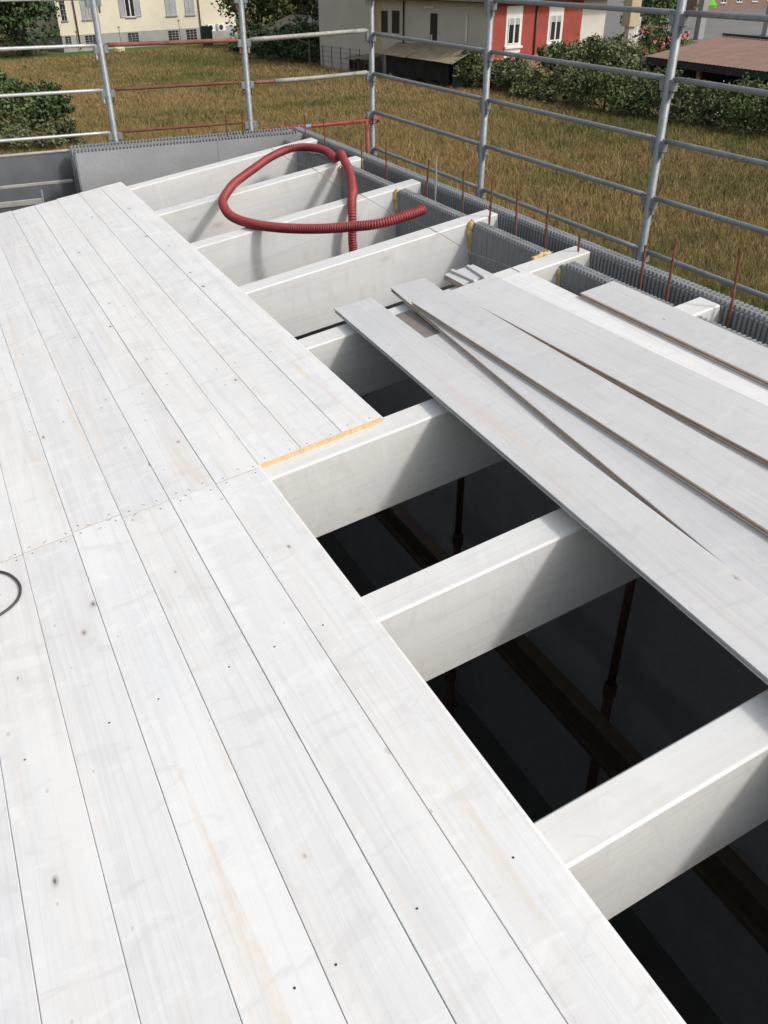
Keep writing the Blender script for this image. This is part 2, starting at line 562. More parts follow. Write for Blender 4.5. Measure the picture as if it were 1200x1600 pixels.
def ribs(mb, axis, a0, a1, face, depth, z0, z1):
    n = int((a1-a0)/PITCHT)
    for i in range(n):
        a = a0+i*PITCHT
        f0, f1 = sorted((face, face+depth))
        if axis == 'y':
            mb.box(f0, f1, a+.003, a+.0165, z0, z1)
        else:
            mb.box(a+.003, a+.0165, f0, f1, z0, z1)

rw = empty("formwork_wall", (WX0, 3, 0), label="grey ribbed insulated wall with toothed top along the right edge of the roof", cat="wall")
rinv = Matrix.Translation((-WX0, -3, 0))
def wall_part(mb, name, mat, parent, loc, kind=None):
    for i, v in enumerate(mb.v):
        mb.v[i] = (v[0]-loc[0], v[1]-loc[1], v[2]-loc[2])
    o = mb.obj(name, mat, parent, fix=False)
    if kind: o["kind"] = kind
    return o
L0 = (WX0, 3, 0)
# outer leaf, in blocks about 1.2 m long
yb = [-3.0, -1.8, -.6, .6, 1.8, 3.0, 4.2, 5.4, 6.6, 7.345]
for a, b in zip(yb[:-1], yb[1:]):
    k = MB(); k.box(WX2, WX3, a+.0012, b-.0012, 0, ZW)
    wall_part(k, "outer_block", M['eps'], rw, L0)
k = MB(); teeth(k, 'y', -3.0, 7.345, WX2, WX3, ZW-.001); wall_part(k, "top_nibs", M['eps'], rw, L0, "stuff")
k = MB(); ribs(k, 'y', -3.0, 7.26, WX2-.009, .010, ZW-.75, ZW-.006); wall_part(k, "inner_ribs", M['eps'], rw, L0, "stuff")
# inner leaf: below the rafters, and a piece in every gap between them
def roof_z(x, n):
    # height of the plane at normal offset n above world x
    return RO.z + (x-RO.x)*math.tan(SLOPE) + n/math.cos(SLOPE)
zr0 = roof_z(WX0, RAFT_N0)-.004
k = MB(); k.box(WX0, WX1, -3.0, 7.06, 1.75, zr0); wall_part(k, "inner_leaf", M['eps_face'], rw, L0)
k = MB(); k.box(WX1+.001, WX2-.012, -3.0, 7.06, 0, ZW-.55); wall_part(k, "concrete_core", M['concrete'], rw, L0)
gaps = [(RAFT_Y[i]+RW, RAFT_Y[i+1]) for i in range(len(RAFT_Y)-1)] + [(RAFT_Y[-1]+RW, 7.06)]
zi = CAM.z-1.262
kt = MB(); kr = MB()
for a, b in gaps:
    k = MB(); k.box(WX0, WX1, a+.006, b-.006, zr0+.003, zi)
    wall_part(k, "inner_leaf", M['eps_face'], rw, L0)
    teeth(kt, 'y', a+.008, b-.014, WX0, WX1, zi-.001)
    for i in range(int((b-a)/.052)):
        yy = a+.012+i*.052
        kr.box(WX0-.0014, WX0+.001, yy, yy+.040, zr0+.01, zi-.002)
wall_part(kt, "inner_nibs", M['eps'], rw, L0, "stuff")
wall_part(kr, "inner_face_ribs", M['eps_face'], rw, L0, "stuff")

# back wall
BX = 0.985
bw = empty("formwork_wall", (BX, BY0, 0), label="grey foam-block gable wall with two zigzag rows of teeth at the far end", cat="wall")
LB = (BX, BY0, 0)
for a, b in ((BX, 2.08), (2.08, WX2-.013)):
    k = MB(); k.box(a+.001, b-.001, BY0, BY1, 0, ZW); wall_part(k, "inner_block", M['eps_face'], bw, LB)
    k = MB(); k.box(a+.001, b-.001, BY2, BY3-.003, 0, ZW); wall_part(k, "outer_block", M['eps'], bw, LB)
k = MB(); teeth(k, 'x', BX, WX2-.02, BY0, BY1, ZW-.001); teeth(k, 'x', BX, WX2-.02, BY2, BY3-.003, ZW-.001)
wall_part(k, "top_nibs", M['eps'], bw, LB, "stuff")
k = MB(); ribs(k, 'x', BX, WX2-.03, BY2-.009, .010, ZW-.5, ZW-.006); ribs(k, 'x', BX, WX2-.03, BY1-.001, .010, ZW-.5, ZW-.006)
wall_part(k, "inner_ribs", M['eps'], bw, LB, "stuff")
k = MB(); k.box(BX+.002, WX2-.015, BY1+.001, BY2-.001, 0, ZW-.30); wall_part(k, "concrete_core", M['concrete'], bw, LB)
k = MB()
for i in range(3):
    k.box(BX-.008, BX+.002, BY0+.006+i*.023, BY0+.018+i*.023, ZW-.7, ZW-.004)
    k.box(BX-.008, BX+.002, BY2+.006+i*.021, BY2+.018+i*.021, ZW-.7, ZW-.004)
wall_part(k, "end_ribs", M['eps'], bw, LB, "stuff")
# low part of the back wall under the opening, and the hidden side walls
k = MB(); k.box(-3.4, BX-.012, 7.08, 7.345, 0, ZW-.62)
o = k.obj("low_wall", M['eps_face']); tag(o, "low grey foam wall below the opening beyond the far left end of the boards", "wall")
k = MB(); k.box(-3.62, -3.4, -3.2, 7.345, 0, roof_z(-3.4, RAFT_N0)-.01)
o = k.obj("side_wall", M['eps']); tag(o, "grey foam wall hidden under the left eave of the board deck", "wall")
k = MB(); k.box(-3.4, WX2-.015, -3.25, -3.02, 0, ZW-.4)
o = k.obj("side_wall", M['eps']); tag(o, "grey foam wall hidden behind the viewer below the deck", "wall")

# ================================================================== RAFTERS
order = ["hidden behind the viewer, second back from the near opening", "hidden just behind the viewer's feet",
         "nearest the viewer, crossing the bottom right corner", "second nearest the viewer, between the two large dark openings",
         "carrying the butt joint of the boards and the raw timber edge", "passing under the far ends of the loose boards",
         "next beyond the loose boards, below the end of the red hose", "crossed by the standing part of the red hose",
         "under the kink of the red hose, second from the far wall", "last one at the far end beside the toothed gable wall"]
for y, od in zip(RAFT_Y, order):
    t = empty("roof_rafter", W(0, y+RW/2, RAFT_N0), RROT, "white painted timber rafter " + od, "rafter", "white rafters of the open roof")
    k = MB()
    u0, u1 = -3.75, 2.598
    k.cbox(u0, u1, -RW/2, RW/2, 0, RAFT_N1-RAFT_N0, .006)
    k.obj("rafter_beam", M['rafter'], t, fix=True)
    # glulam joint pencilled across the side: lamella glue lines are real shallow grooves near the end
    k = MB(); k.box(u1-.0005, u1+.0015, -RW/2+.007, RW/2-.007, .007, RAFT_N1-RAFT_N0-.007)
    k.obj("end_grain", M['rafter'], t)

# yellow foam where rafters pass the inner leaf
def blob(name, pts, r, seed, mat, label, cat, group):
    rr = random.Random(seed)
    k = MB()
    n = len(pts)
    path = smooth_path(pts, 6)
    path = [p + Vector((rr.uniform(-1, 1), rr.uniform(-1, 1), rr.uniform(-1, 1)))*r*.28 for p in path]
    rad = [r*rr.uniform(.6, 1.35) for _ in path]
    rad[0] *= .5; rad[-1] *= .5
    k.tube(path, r, 9, radii=rad)
    o = k.obj(name, mat, smooth=True)
    tag(o, label, cat, group)
    return o
fl = {5: "foam blob squeezed over the rafter above the far ends of the loose boards", 6: "foam seam where the rafter past the loose boards meets the inner leaf",
      7: "foam seam with a bulging top beside the open hose end", 8: "thin foam seam beside the standing red hose"}
for i, txt in fl.items():
    y = RAFT_Y[i]
    ul = (WX0-RO.x)/math.cos(SLOPE) - .012
    if i == 5:
        pts = [W(ul-.06, y+RW+.014, -.035), W(ul, y+RW+.02, -.02), W(ul+.05, y+RW+.016, -.028)]
        blob("expanding_foam", pts, .016, i, M['foam'], "yellow " + txt, "foam", "yellow foam at the rafter ends")
        pts = [W(ul-.005, y-.006, -.05), W(ul-.004, y-.008, -.16), W(ul-.006, y-.006, -.30)]
        blob("expanding_foam", pts, .011, i+30, M['foam'], "thin yellow foam strip below the rafter top beside the loose boards", "foam", "yellow foam at the rafter ends")
    else:
        r = .017 if i < 8 else .009
        pts = [W(ul+.02, y-.012, -.022), W(ul-.002, y-.010, -.045), W(ul-.006, y-.010, -.14), W(ul-.004, y-.008, -.24), W(ul-.006, y-.008, -.335)]
        blob("expanding_foam", pts, r, i, M['foam'], "yellow " + txt, "foam", "yellow foam at the rafter ends")

# ================================================================== ROOF DECK
BT = .0205          # board thickness
def profile(wid, tongue=True):
    h = wid/2
    c = .0012
    p = [(-h, -BT+c), (-h+c, -BT), (h-c, -BT), (h, -BT+c)]
    if tongue:
        p += [(h, -.0135), (h+.008, -.013), (h+.008, -.0075), (h, -.007)]
    p += [(h, -c), (h-c, 0), (-h+c, 0), (-h, -c)]
    p += [(-h, -.0065), (-h+.0085, -.007), (-h+.0085, -.0135), (-h, -.014)]
    return p

deck = empty("roof_deck", W(0, 2.5, -BT), RROT, "whitewashed board decking laid over the left half of the rafters", "deck")
BWD = .1655
edges_u = [1.0395 - i*BWD for i in range(27)]
jr = random.Random(5)
scr = MB()
joint_meas = {3: 2.511, 4: 2.515, 5: 2.519, 6: 2.545, 7: 2.533, 8: 2.529, 9: 2.527}
for i in range(26):
    ur = edges_u[i]; ul = edges_u[i+1]
    gap = jr.choice([.0012, .002, .0026, .0016])
    wid = ur-ul-gap
    uc = (ur+ul)/2
    jy = joint_meas.get(i, 2.525+jr.uniform(-.012, .012)) if i > 2 else 2.532 - i*.002
    rows = [(jy+.0011, 6.945+jr.uniform(-.012, .03), 0)]
    if i > 2:
        rows.append((-3.1, jy-.0011, 1))
    for y0, y1, low in rows:
        k = MB()
        k.prism(profile(wid), y0-(y0+y1)/2, y1-(y0+y1)/2, 0, 1)
        dn = jr.uniform(-.0009, .0006)
        o = k.obj("board", [M['board'], M['raw'] if i < 3 else M['edge']], deck, loc=(uc, (y0+y1)/2-2.5, BT+dn))
        # two screws through the board at every rafter
        for y in RAFT_Y:
            ys = [y+RW/2+jr.uniform(-.02, .02)]
            if abs(y-2.447) < .01:
                ys = [jy+.022+jr.uniform(-.004, .006)] if not low else [jy-.022-jr.uniform(-.004, .006)]
            for yy in ys:
                if y0+.01 < yy < y1-.01:
                    for uo in ((-.3, .32) if abs(y-2.447) < .01 else (jr.choice([-.33, -.1, .12, .3]),)):
                        us = uc+uo*wid+jr.uniform(-.012, .012)
                        yq = yy+jr.uniform(-.006, .006)
                        r_ = .0027
                        cz = BT+dn+.0006
                        vs = [(us+r_*math.cos(a*math.pi/4), yq-2.5+r_*math.sin(a*math.pi/4), cz) for a in range(8)]
                        vs2 = [(x, y_, cz-.004) for x, y_, _ in vs]
                        scr.add(vs+vs2, [tuple(range(8))]+[(a, 8+a, 8+(a+1) % 8, (a+1) % 8) for a in range(8)])
# torn fibres and chipped corners along the butt joint
chip = MB()
for i in range(3, 20):
    uc = (edges_u[i]+edges_u[i+1])/2
    for q in range(jr.choice([1, 2, 2, 3])):
        us = uc+jr.uniform(-.42, .42)*BWD; ys = 2.525+jr.choice([-1, 1, 1])*jr.uniform(.012, .032)
        L_, w_, a_ = jr.uniform(.004, .012), jr.uniform(.0015, .0035), jr.uniform(-1.2, 1.2)
        ca, sa = math.cos(a_), math.sin(a_)
        P_ = [(-L_, 0), (-.2*L_, -w_), (L_, -w_*.3), (.5*L_, w_)]
        chip.add([(us+x*ca-y*sa, ys-2.5+x*sa+y*ca, BT+.0013) for x, y in P_]+[(us+x*ca-y*sa, ys-2.5+x*sa+y*ca, BT-.002) for x, y in P_],
                 [(0, 1, 2, 3)]+[(j, 4+j, 4+(j+1) % 4, (j+1) % 4) for j in range(4)])
o = chip.obj("splinters", M['chip'], deck, fix=False)
o["kind"] = "stuff"
o = scr.obj("screw_heads", M['screw'], deck, fix=False)
o["kind"] = "stuff"

# ================================================================== LOOSE BOARDS
def loose(label, ua, ya, ub, yb, wid, n, sag=0.0, tilt=0.0, dn=0.0, mat='loose', edge='edge'):
    """left edge runs from (ua,ya) far end to (ub,yb) near end; n = underside height; dn = rise of the near end"""
    d = Vector((ua-ub, ya-yb)); L = d.length
    ang = math.atan2(d.x, d.y)
    cx = (ua+ub)/2 + math.cos(ang)*wid/2; cy = (ya+yb)/2 - math.sin(ang)*wid/2
    k = MB()
    k.prism(profile(wid-.008), -L/2, L/2, 0, 1, segs=8, bend=(lambda t: -4*sag*t*(1-t)), edge_mi=2)
    mt = Matrix.Translation(W(cx, cy, n+BT+dn/2)) @ Matrix.Rotation(-SLOPE, 4, 'Y') @ Matrix.Rotation(-ang, 4, 'Z') @ Matrix.Rotation(tilt, 4, 'Y') @ Matrix.Rotation(-dn/L, 4, 'X')
    o = k.obj("loose_board", [M[mat], M['loose'], M[edge]])
    o.matrix_world = mt
    return tag(o, label, "board", "loose boards stacked across the rafters")
RT = RAFT_N1 + .0006
loose("loose white board lying furthest left in the pile, over the dark openings", 1.290, 3.525, 1.085, -1.20, .196, RT+.0216, dn=.052, edge='loose')
loose("loose board at rafter level showing between the two leftmost boards of the pile", 1.330, 3.00, 1.280, -.95, .25, RT)
loose("loose board turned askew, poking out left from under the upper board", 1.601, 3.552, 1.245, -.60, .190, RT+.0216)
loose("loose white board on top of the pile, second from left", 1.574, 3.285, 1.566, -.90, .207, RT+.0440)
loose("loose board in the lowest layer, hidden under the top board", 1.690, 3.30, 1.680, -.90, .175, RT)
loose("short-ended loose board in the lowest layer, its end nearest the far rafter", 1.885, 3.535, 1.876, .20, .165, RT)
loose("greyish loose board in the middle of the pile, right of the top one", 1.790, 3.310, 1.912, -.90, .248, RT+.0218)
loose("brightest white board of the pile, right of the middle one", 2.060, 3.300, 2.052, -.85, .150, RT, mat='board')
loose("lower of the two boards at the right edge of the pile", 2.218, 2.860, 2.221, -.8, .175, RT)
loose("upper of the two boards at the right edge of the pile, nearest the wall", 2.196, 2.872, 2.196, -.8, .190, RT+.0218)
k = MB(); k.box(-.075, .075, -.15, .16, 0, .016)  # board end filling the gap, sized to keep a sun streak off the rafter
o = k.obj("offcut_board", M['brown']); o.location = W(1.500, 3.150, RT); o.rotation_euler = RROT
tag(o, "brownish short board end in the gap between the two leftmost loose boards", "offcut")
loose("short board end lying across the far end of the pile", 1.868, 3.500, 1.872, 3.335, .176, RT+.0218)
# offcut strips of tongue showing at the far end of the pile
def offcut(label, u, y, L, wid, n, ang):
    k = MB(); k.cbox(-wid/2, wid/2, -L/2, L/2, 0, .011, .002)
    o = k.obj("offcut_strip", M['loose'])
    o.matrix_world = Matrix.Translation(W(u, y, n)) @ Matrix.Rotation(-SLOPE, 4, 'Y') @ Matrix.Rotation(ang, 4, 'Z')
    return tag(o, label, "offcut", "narrow offcuts on the board pile")
offcut("narrow white offcut lying at the far end of the pile, left one", 1.925, 3.405, .20, .020, RT+.0428, R(4))
offcut("narrow white offcut lying at the far end of the pile, right one", 1.995, 3.40, .19, .018, RT+.0428, R(-5))

# ================================================================== RED HOSE
def hose_path():
    P = []
    # free end over the gap, then back along the loop, up to the kink and down between the rafters
    pts = [(2.262, 4.40, .035), (2.14, 4.395, .030), (1.975, 4.43, .020), (1.85, 4.545, .010), (1.755, 4.640, .004), (1.66, 4.745, .002),
           (1.565, 4.865, .004), (1.497, 4.975, .006), (1.448, 5.09, .007), (1.405, 5.24, .010), (1.393, 5.39, .014), (1.415, 5.55, .018),
           (1.465, 5.72, .020), (1.623, 5.99, .020), (1.76, 6.14, .020), (1.898, 6.275, .020), (2.05, 6.42, .020), (2.199, 6.515, .020), (2.300, 6.53, .020), (2.375, 6.47, .020), (2.425, 6.33, .020), (2.435, 6.18, .018), (2.420, 6.05, .012)]
    return pts
hp = hose_path()
kink = [(2.420, 6.05, .012), (2.405, 5.965, .010), (2.402, 5.935, .020), (2.418, 5.905, .048), (2.412, 5.86, .058), (2.38, 5.75, .046), (2.335, 5.585, .026), (2.27, 5.41, .012), (2.205, 5.26, .010), (2.145, 5.12, .012), (2.10, 5.045, .004), (2.065, 4.985, -.04), (2.042, 4.955, -.105), (2.02, 4.945, -.20), (2.012, 4.945, -.28), (2.00, 4.95, -.42), (1.98, 4.98, -.75)]
def corrug(pts, r=.0275, pitch=.0150, amp=.0050):
    P = smooth_path([W(*p) for p in pts], 14)
    L = [0]
    for a, b in zip(P[:-1], P[1:]):
        L.append(L[-1]+(b-a).length)
    T = L[-1]; step = pitch/4
    out = []; rad = []
    j = 0; n = int(T/step)
    for i in range(n+1):
        s_ = i*step
        while j < len(L)-2 and L[j+1] < s_:
            j += 1
        f = (s_-L[j])/max(1e-9, L[j+1]-L[j])
        out.append(P[j].lerp(P[j+1], min(1, f)))
        rad.append(r + (amp*.5, amp, amp*.5, -amp*.6)[i % 4] - amp*.5)
    return out, rad
path, rad = corrug(hp + kink[1:])
# the hose is pinched where it kinks
kp = W(2.403, 5.95, .015)
rad = [r_*(1-.30*math.exp(-((p-kp).length/.022)**2)) for p, r_ in zip(path, rad)]
hs = empty("corrugated_hose", W(1.5, 5.1, 0), label="red corrugated plastic conduit looped over the far rafters", cat="hose")
k = MB()
loc = hs.location
k.tube([p-loc for p in path], .024, 14, radii=rad, caps=False)
k.obj("hose_body", M['hose'], hs, smooth=True, fix=False)
k = MB()
d = (path[1]-path[0]).normalized()
k.tube([path[0]-loc+d*.0005, path[0]-loc+d*.05], .0195, 14, caps=False)
k.tube([path[0]-loc+d*.03, path[0]-loc+d*.031], .0195, 14, caps=True)
k.tube([path[0]-loc-d*.0008, path[0]-loc+d*.0005], .0225, 14, caps=False, radii=[.0225, .0195])
k.obj("open_end", M['hosein'], hs, smooth=True, fix=False)

# black cable loop
pts = [(u_, y_, .0045) for u_, y_ in ((-1.0, 2.75), (-.72, 2.70), (-.56, 2.62), (-.444, 2.547), (-.389, 2.500), (-.351, 2.462), (-.328, 2.421), (-.315, 2.375), (-.315, 2.333), (-.328, 2.296), (-.353, 2.271), (-.385, 2.255), (-.444, 2.232), (-.6, 2.17), (-.9, 2.1))]
k = MB(); k.tube(smooth_path([W(*p) for p in pts], 10), .0043, 10)
tag(k.obj("power_cable", M['cable'], smooth=True), "thin black cable loop lying on the boards at the left edge", "cable")

# string line over the rafters beside the wall
pts = []
for i in range(4, 10):
    y = RAFT_Y[i]
    u = 2.20 + (.06 if i >= 8 else 0)*.5
    pts += [(u, y, RAFT_N1+.0016), (u+.004, y+RW, RAFT_N1+.0016)]
    if i < 9:
        pts.append((u+.002, (y+RW+RAFT_Y[i+1])/2, RAFT_N1-.022))
k = MB(); k.tube([W(*p) for p in pts], .0013, 6)
tag(k.obj("string_line", M['string']), "thin grey builder's string stretched across the far rafters near the wall", "string")

# ================================================================== REBARS
reb = [(2.755, 6.88, -.205, 0, 0), (2.77, 6.52, -.19, 0, .02), (2.755, 5.83, -.225, 0, 0), (2.75, 5.43, -.185, 0, .01), (2.755, 4.93, -.215, .05, -.04),
       (2.75, 4.76, -.165, 0, 0), (2.755, 4.43, -.185, -.02, .0), (2.75, 4.145, -.175, 0, -.02), (2.75, 3.87, -.19, 0, .03), (2.75, 3.60, -.205, 0, .02),
       (2.765, 3.345, -.30, 0, .02), (2.765, 2.88, -.235, .0, .03), (2.765, 2.71, -.165, .02, .04), (2.79, 2.36, -.145, .05, .10)]
names = ["first", "second", "third", "fourth", "fifth", "sixth", "seventh", "eighth", "ninth", "tenth", "eleventh", "twelfth", "thirteenth", "fourteenth"]
def rebar(x, y, top, tx, ty, label, mat, group):
    k = MB()
    z0 = ZW-.75; z1 = CAM.z - 1.225 + (.225+top*1.0) + .0
    z1 = CAM.z + top - .85
    n = 36
    P = []; rad = []
    for i in range(n+1):
        t = i/n
        z = z0+(z1-z0)*t
        P.append((tx*(t-.5)*1.2, ty*(t-.5)*1.2, z-z0))
        rad.append(.0052 if i % 2 else .0061)
    k.tube(P, .006, 8, radii=rad)
    o = k.obj("rebar", mat, loc=(x, y, z0))
    return tag(o, label, "rebar", group)
for (x, y, top, tx, ty), nm in zip(reb, names):
    mt = M['galv_old'] if nm == "sixth" else M['rust']
    lab = ("grey steel rod" if nm == "sixth" else "rusty steel rebar") + " rising from the right wall, %s from the far corner" % nm
    rebar(x, y, top, tx, ty, lab, mt, "bars standing up from the right wall")
for x, nm, dx in ((2.20, "left", .02), (2.33, "right", .03)):
    rebar(x, 7.21, -.20, dx, 0, "rusty rebar leaning out of the far gable wall, %s of the pair" % nm, M['rust'], "bars standing up from the gable wall")

# ================================================================== SCAFFOLD
SX, SYB = 3.66, 7.51
LV = [-.25, -.555, -.86, -1.165, -1.47]
def bracket(k, x, y, z, dirv):
    """wedge pocket: two plates and a web standing off the post towards dirv"""
    dx, dy = dirv
    mt = Matrix(((dx, -dy, 0, x), (dy, dx, 0, y), (0, 0, 1, z), (0, 0, 0, 1)))
    k.cbox(.020, .055, -.016, .016, -.058, -.050, .0015, mat=mt)
    k.cbox(.020, .055, -.016, .016, -.012, -.004, .0015, mat=mt)
    k.cbox(.047, .055, -.016, .016, -.050, -.012, .0015, mat=mt)
    k.cbox(.022, .047, -.016, -.012, -.050, -.012, .001, mat=mt)
    k.cbox(.022, .047, .012, .016, -.050, -.012, .001, mat=mt)
def post(x, y, zs, dirs, label, top=.85):
    t = empty("scaffold_post", (x, y, 0), label=label, cat="scaffold post", group="posts of the scaffold")
    k = MB()
    H = CAM.z+top
    k.tube([(0, 0, .03), (0, 0, H)], .0242, 20)
    k.obj("post_tube", M['galv'], t, smooth=False)
    for p in k.f: pass
    k = MB(); k.cbox(-.075, .075, -.075, .075, 0, .012, .002); k.tube([(0, 0, .012), (0, 0, .2)], .031, 16)
    k.obj("base_plate", M['galv_old'], t)
    # spigot collar
    k = MB(); k.tube([(0, 0, CAM.z+.32), (0, 0, CAM.z+.40)], .0275, 20); k.obj("joint_collar", M['galv'], t)
    for z in zs:
        for dv in dirs:
            k = MB(); bracket(k, 0, 0, CAM.z+z, dv)
            k.obj("wedge_pocket", M['galv'], t)
    return t
def shade_smooth_tubes():
    for o in bpy.data.objects:
        if o.type == 'MESH' and o.name.split('.')[0] in ("post_tube", "rail_tube", "joint_collar", "frame_tube", "prop_tube"):
            for p in o.data.polygons:
                p.use_smooth = len(p.vertices) == 4
post(SX, SYB, LV+[.06], [(0, -1), (-1, 0)], "galvanised scaffold post at the far right corner with a red clamp low down")
post(SX, 5.66, LV+[.06], [(0, -1), (0, 1)], "galvanised scaffold post in the middle of the right side, before the red house corner")
post(SX, 3.86, LV+[.06], [(0, -1), (0, 1)], "thick-looking galvanised scaffold post nearest the viewer on the right side")
post(SX, 2.06, LV+[.06], [(0, -1), (0, 1)], "galvanised scaffold post just outside the right edge of the picture")
post(2.510, SYB, LV+[.06], [(-1, 0), (1, 0)], "galvanised scaffold post behind the gable wall, left of the red hose")
post(1.372, SYB, LV+[.06], [(-1, 0), (1, 0)], "galvanised scaffold post leaning at the left, before the cream house")
post(.232, SYB, LV+[.06], [(-1, 0), (1, 0)], "galvanised scaffold post just outside the left edge of the picture")

def rail(p0, p1, mat, label, group, r=.0145, split=None, bow=0.0):
    """guard rail between two posts; each end is flattened and hooks down into the pocket"""
    a = Vector(p0); b = Vector(p1)
    d = (b-a).normalized(); L = (b-a).length
    t = empty("guard_rail", a, label=label, cat="guard rail", group=group)
    s0 = .052; e0 = L-.052
    def pt(s_):
        return d*s_ + Vector((0, 0, -4*bow*(s_/L)*(1-s_/L)))
    if split:
        cut = s0+(e0-s0)*split
        k = MB(); k.tube([pt(s0+(cut-s0)*i/6) for i in range(7)], r*.82, 14); k.obj("rail_tube", mat[0], t)
        k = MB(); k.tube([pt(cut+(e0-cut)*i/6) for i in range(7)], r*1.12, 14); k.obj("rail_tube", mat[1], t)
        m0, m1 = mat
    else:
        k = MB(); k.tube([pt(s0+(e0-s0)*i/8) for i in range(9)], r, 14); k.obj("rail_tube", mat, t)
        m0 = m1 = mat
    side = Vector((-d.y, d.x, 0))
    for s_, sg, mm in ((s0, 1, m0), (e0, -1, m1)):
        k = MB()
        c = d*(s_-sg*.0135)
        fr = Matrix(((d.x*sg, side.x, 0, c.x), (d.y*sg, side.y, 0, c.y), (0, 0, 1, c.z), (0, 0, 0, 1)))
        k.cbox(-.0075, .055, -.011, .011, -.008, .0085, .002, mat=fr)          # flattened end
        k.cbox(-.0075, .0050, -.0095, .0095, -.095, -.004, .002, mat=fr)       # hook pin
        k.obj("hook", mm, t)
    return t
lvname = ["topmost", "second from top", "third from top", "fourth from top", "lowest"]
bays = [(SYB, 5.66, "far bay of the right scaffold"), (5.66, 3.86, "middle bay of the right scaffold"), (3.86, 2.06, "nearest bay of the right scaffold")]
for y1, y0, bn in bays:
    for z, ln in zip(LV, lvname):
        rail((SX, y1, CAM.z+z), (SX, y0, CAM.z+z), M['galv'], "galvanised guard rail, %s in the %s" % (ln, bn), "rails of the right scaffold")
for z, ln in zip(LV[:4], ["topmost", "second from top", "third from top", "lowest"]):
    rail((.232, SYB, CAM.z+z), (1.372, SYB, CAM.z+z-.004), M['galv_sunlit'], "bright galvanised guard rail at the left, %s of four" % ln, "bright rails of the far scaffold", .0125)
for z, ln, mt in zip(LV[:4], ["topmost", "second from top", "third from top", "lowest"], (M['rust'], M['rustred'], M['rust'], M['rust'])):
    rail((1.372, SYB, CAM.z+z-.004), (2.510, SYB, CAM.z+z-.008), mt, "rusty red guard rail before the cream house, %s of four" % ln, "rusty rails of the far scaffold", (.012, .0155, .012, .0105)[LV.index(z)])
rail((2.510, SYB, CAM.z+LV[0]), (SX, SYB, CAM.z+LV[0]), M['galv'], "galvanised far rail beyond the hose, topmost, at the upper edge of the picture", "grey rails of the far scaffold")
rail((2.510, SYB, CAM.z+LV[1]-.012), (SX, SYB, CAM.z+LV[1]+.025), M['galv_old'], "weathered grey far rail crossing in front of the trees and the grey house", "grey rails of the far scaffold", .0175)
rail((2.510, SYB, CAM.z+LV[2]-.015), (SX, SYB, CAM.z+LV[2]+.010), (M['rustred'], M['galv_old']), "far rail half rusty and half weathered grey above the hose", "grey rails of the far scaffold", .016, split=.18, bow=.008)

# red guard frame clamped to the corner post
t = empty("clamped_frame", (2.60, SYB-.05, CAM.z-1.24), label="red painted steel tube with clamps and a short upright by the far corner post", cat="scaffold frame")
k = MB(); k.tube([(0, 0, 0), (1.02, .02, .005)], .0155, 14); k.obj("frame_tube", M['redpaint'], t)
k = MB(); k.tube([(.985, .01, 0), (.99, -.01, -.62)], .018, 14); k.obj("frame_tube", M['redpaint'], t)
k = MB(); k.tube([(.33, .0075, .0017), (.44, .0095, .0022)], .0166, 14); k.obj("tape_band", M['bluetape'], t)
for x in (.03, .17, .36):
    k = MB(); k.cbox(x-.018, x+.018, -.024, .024, -.10, -.012, .004); k.cbox(x-.022, x+.022, -.020, .020, -.018, .020, .004); k.obj("clamp", M['redpaint'], t)
k = MB(); k.cbox(1.00, 1.13, .018, .088, -.022, .024, .006); k.tube([(1.10, .02, .0), (1.10, -.02, 0)], .008, 8); k.obj("clamp", M['redpaint'], t)

# dark sheet and strips seen through the wall opening at the far left
t = empty("toe_board", (0, 7.42, 0), label="dark grey sheet with a pale metal rim beyond the far left end of the deck", cat="toe board")
k = MB(); k.box(-.95, 1.052, 0, .012, CAM.z-1.80, CAM.z-1.268); k.obj("sheet", M['slate_sheet'], t)
k = MB()
k.tube([(-.95, .004, CAM.z-1.262), (1.02, .004, CAM.z-1.258), (1.055, .004, CAM.z-1.268), (1.085, .004, CAM.z-1.30)], .0115, 10)
k.obj("rim", M['galv_old'], t, smooth=True)
k = MB(); k.cbox(-.95, .955, -.150, -.133, CAM.z-1.462, CAM.z-1.440, .003); k.obj("strip", M['galv_old'], t)
k = MB(); k.cbox(-.95, .70, -.200, -.180, CAM.z-1.585, CAM.z-1.545, .003); k.obj("strip", M['galv_old'], t)
k = MB(); k.tube([(0, 0, 0), (.012, -.005, .20)], .009, 8, radii=[.0095, .006])
o = k.obj("steel_peg", M['galv_old'], loc=(.685, 7.12, CAM.z-1.66)); tag(o, "short grey steel peg standing at the far left end of the boards", "peg")

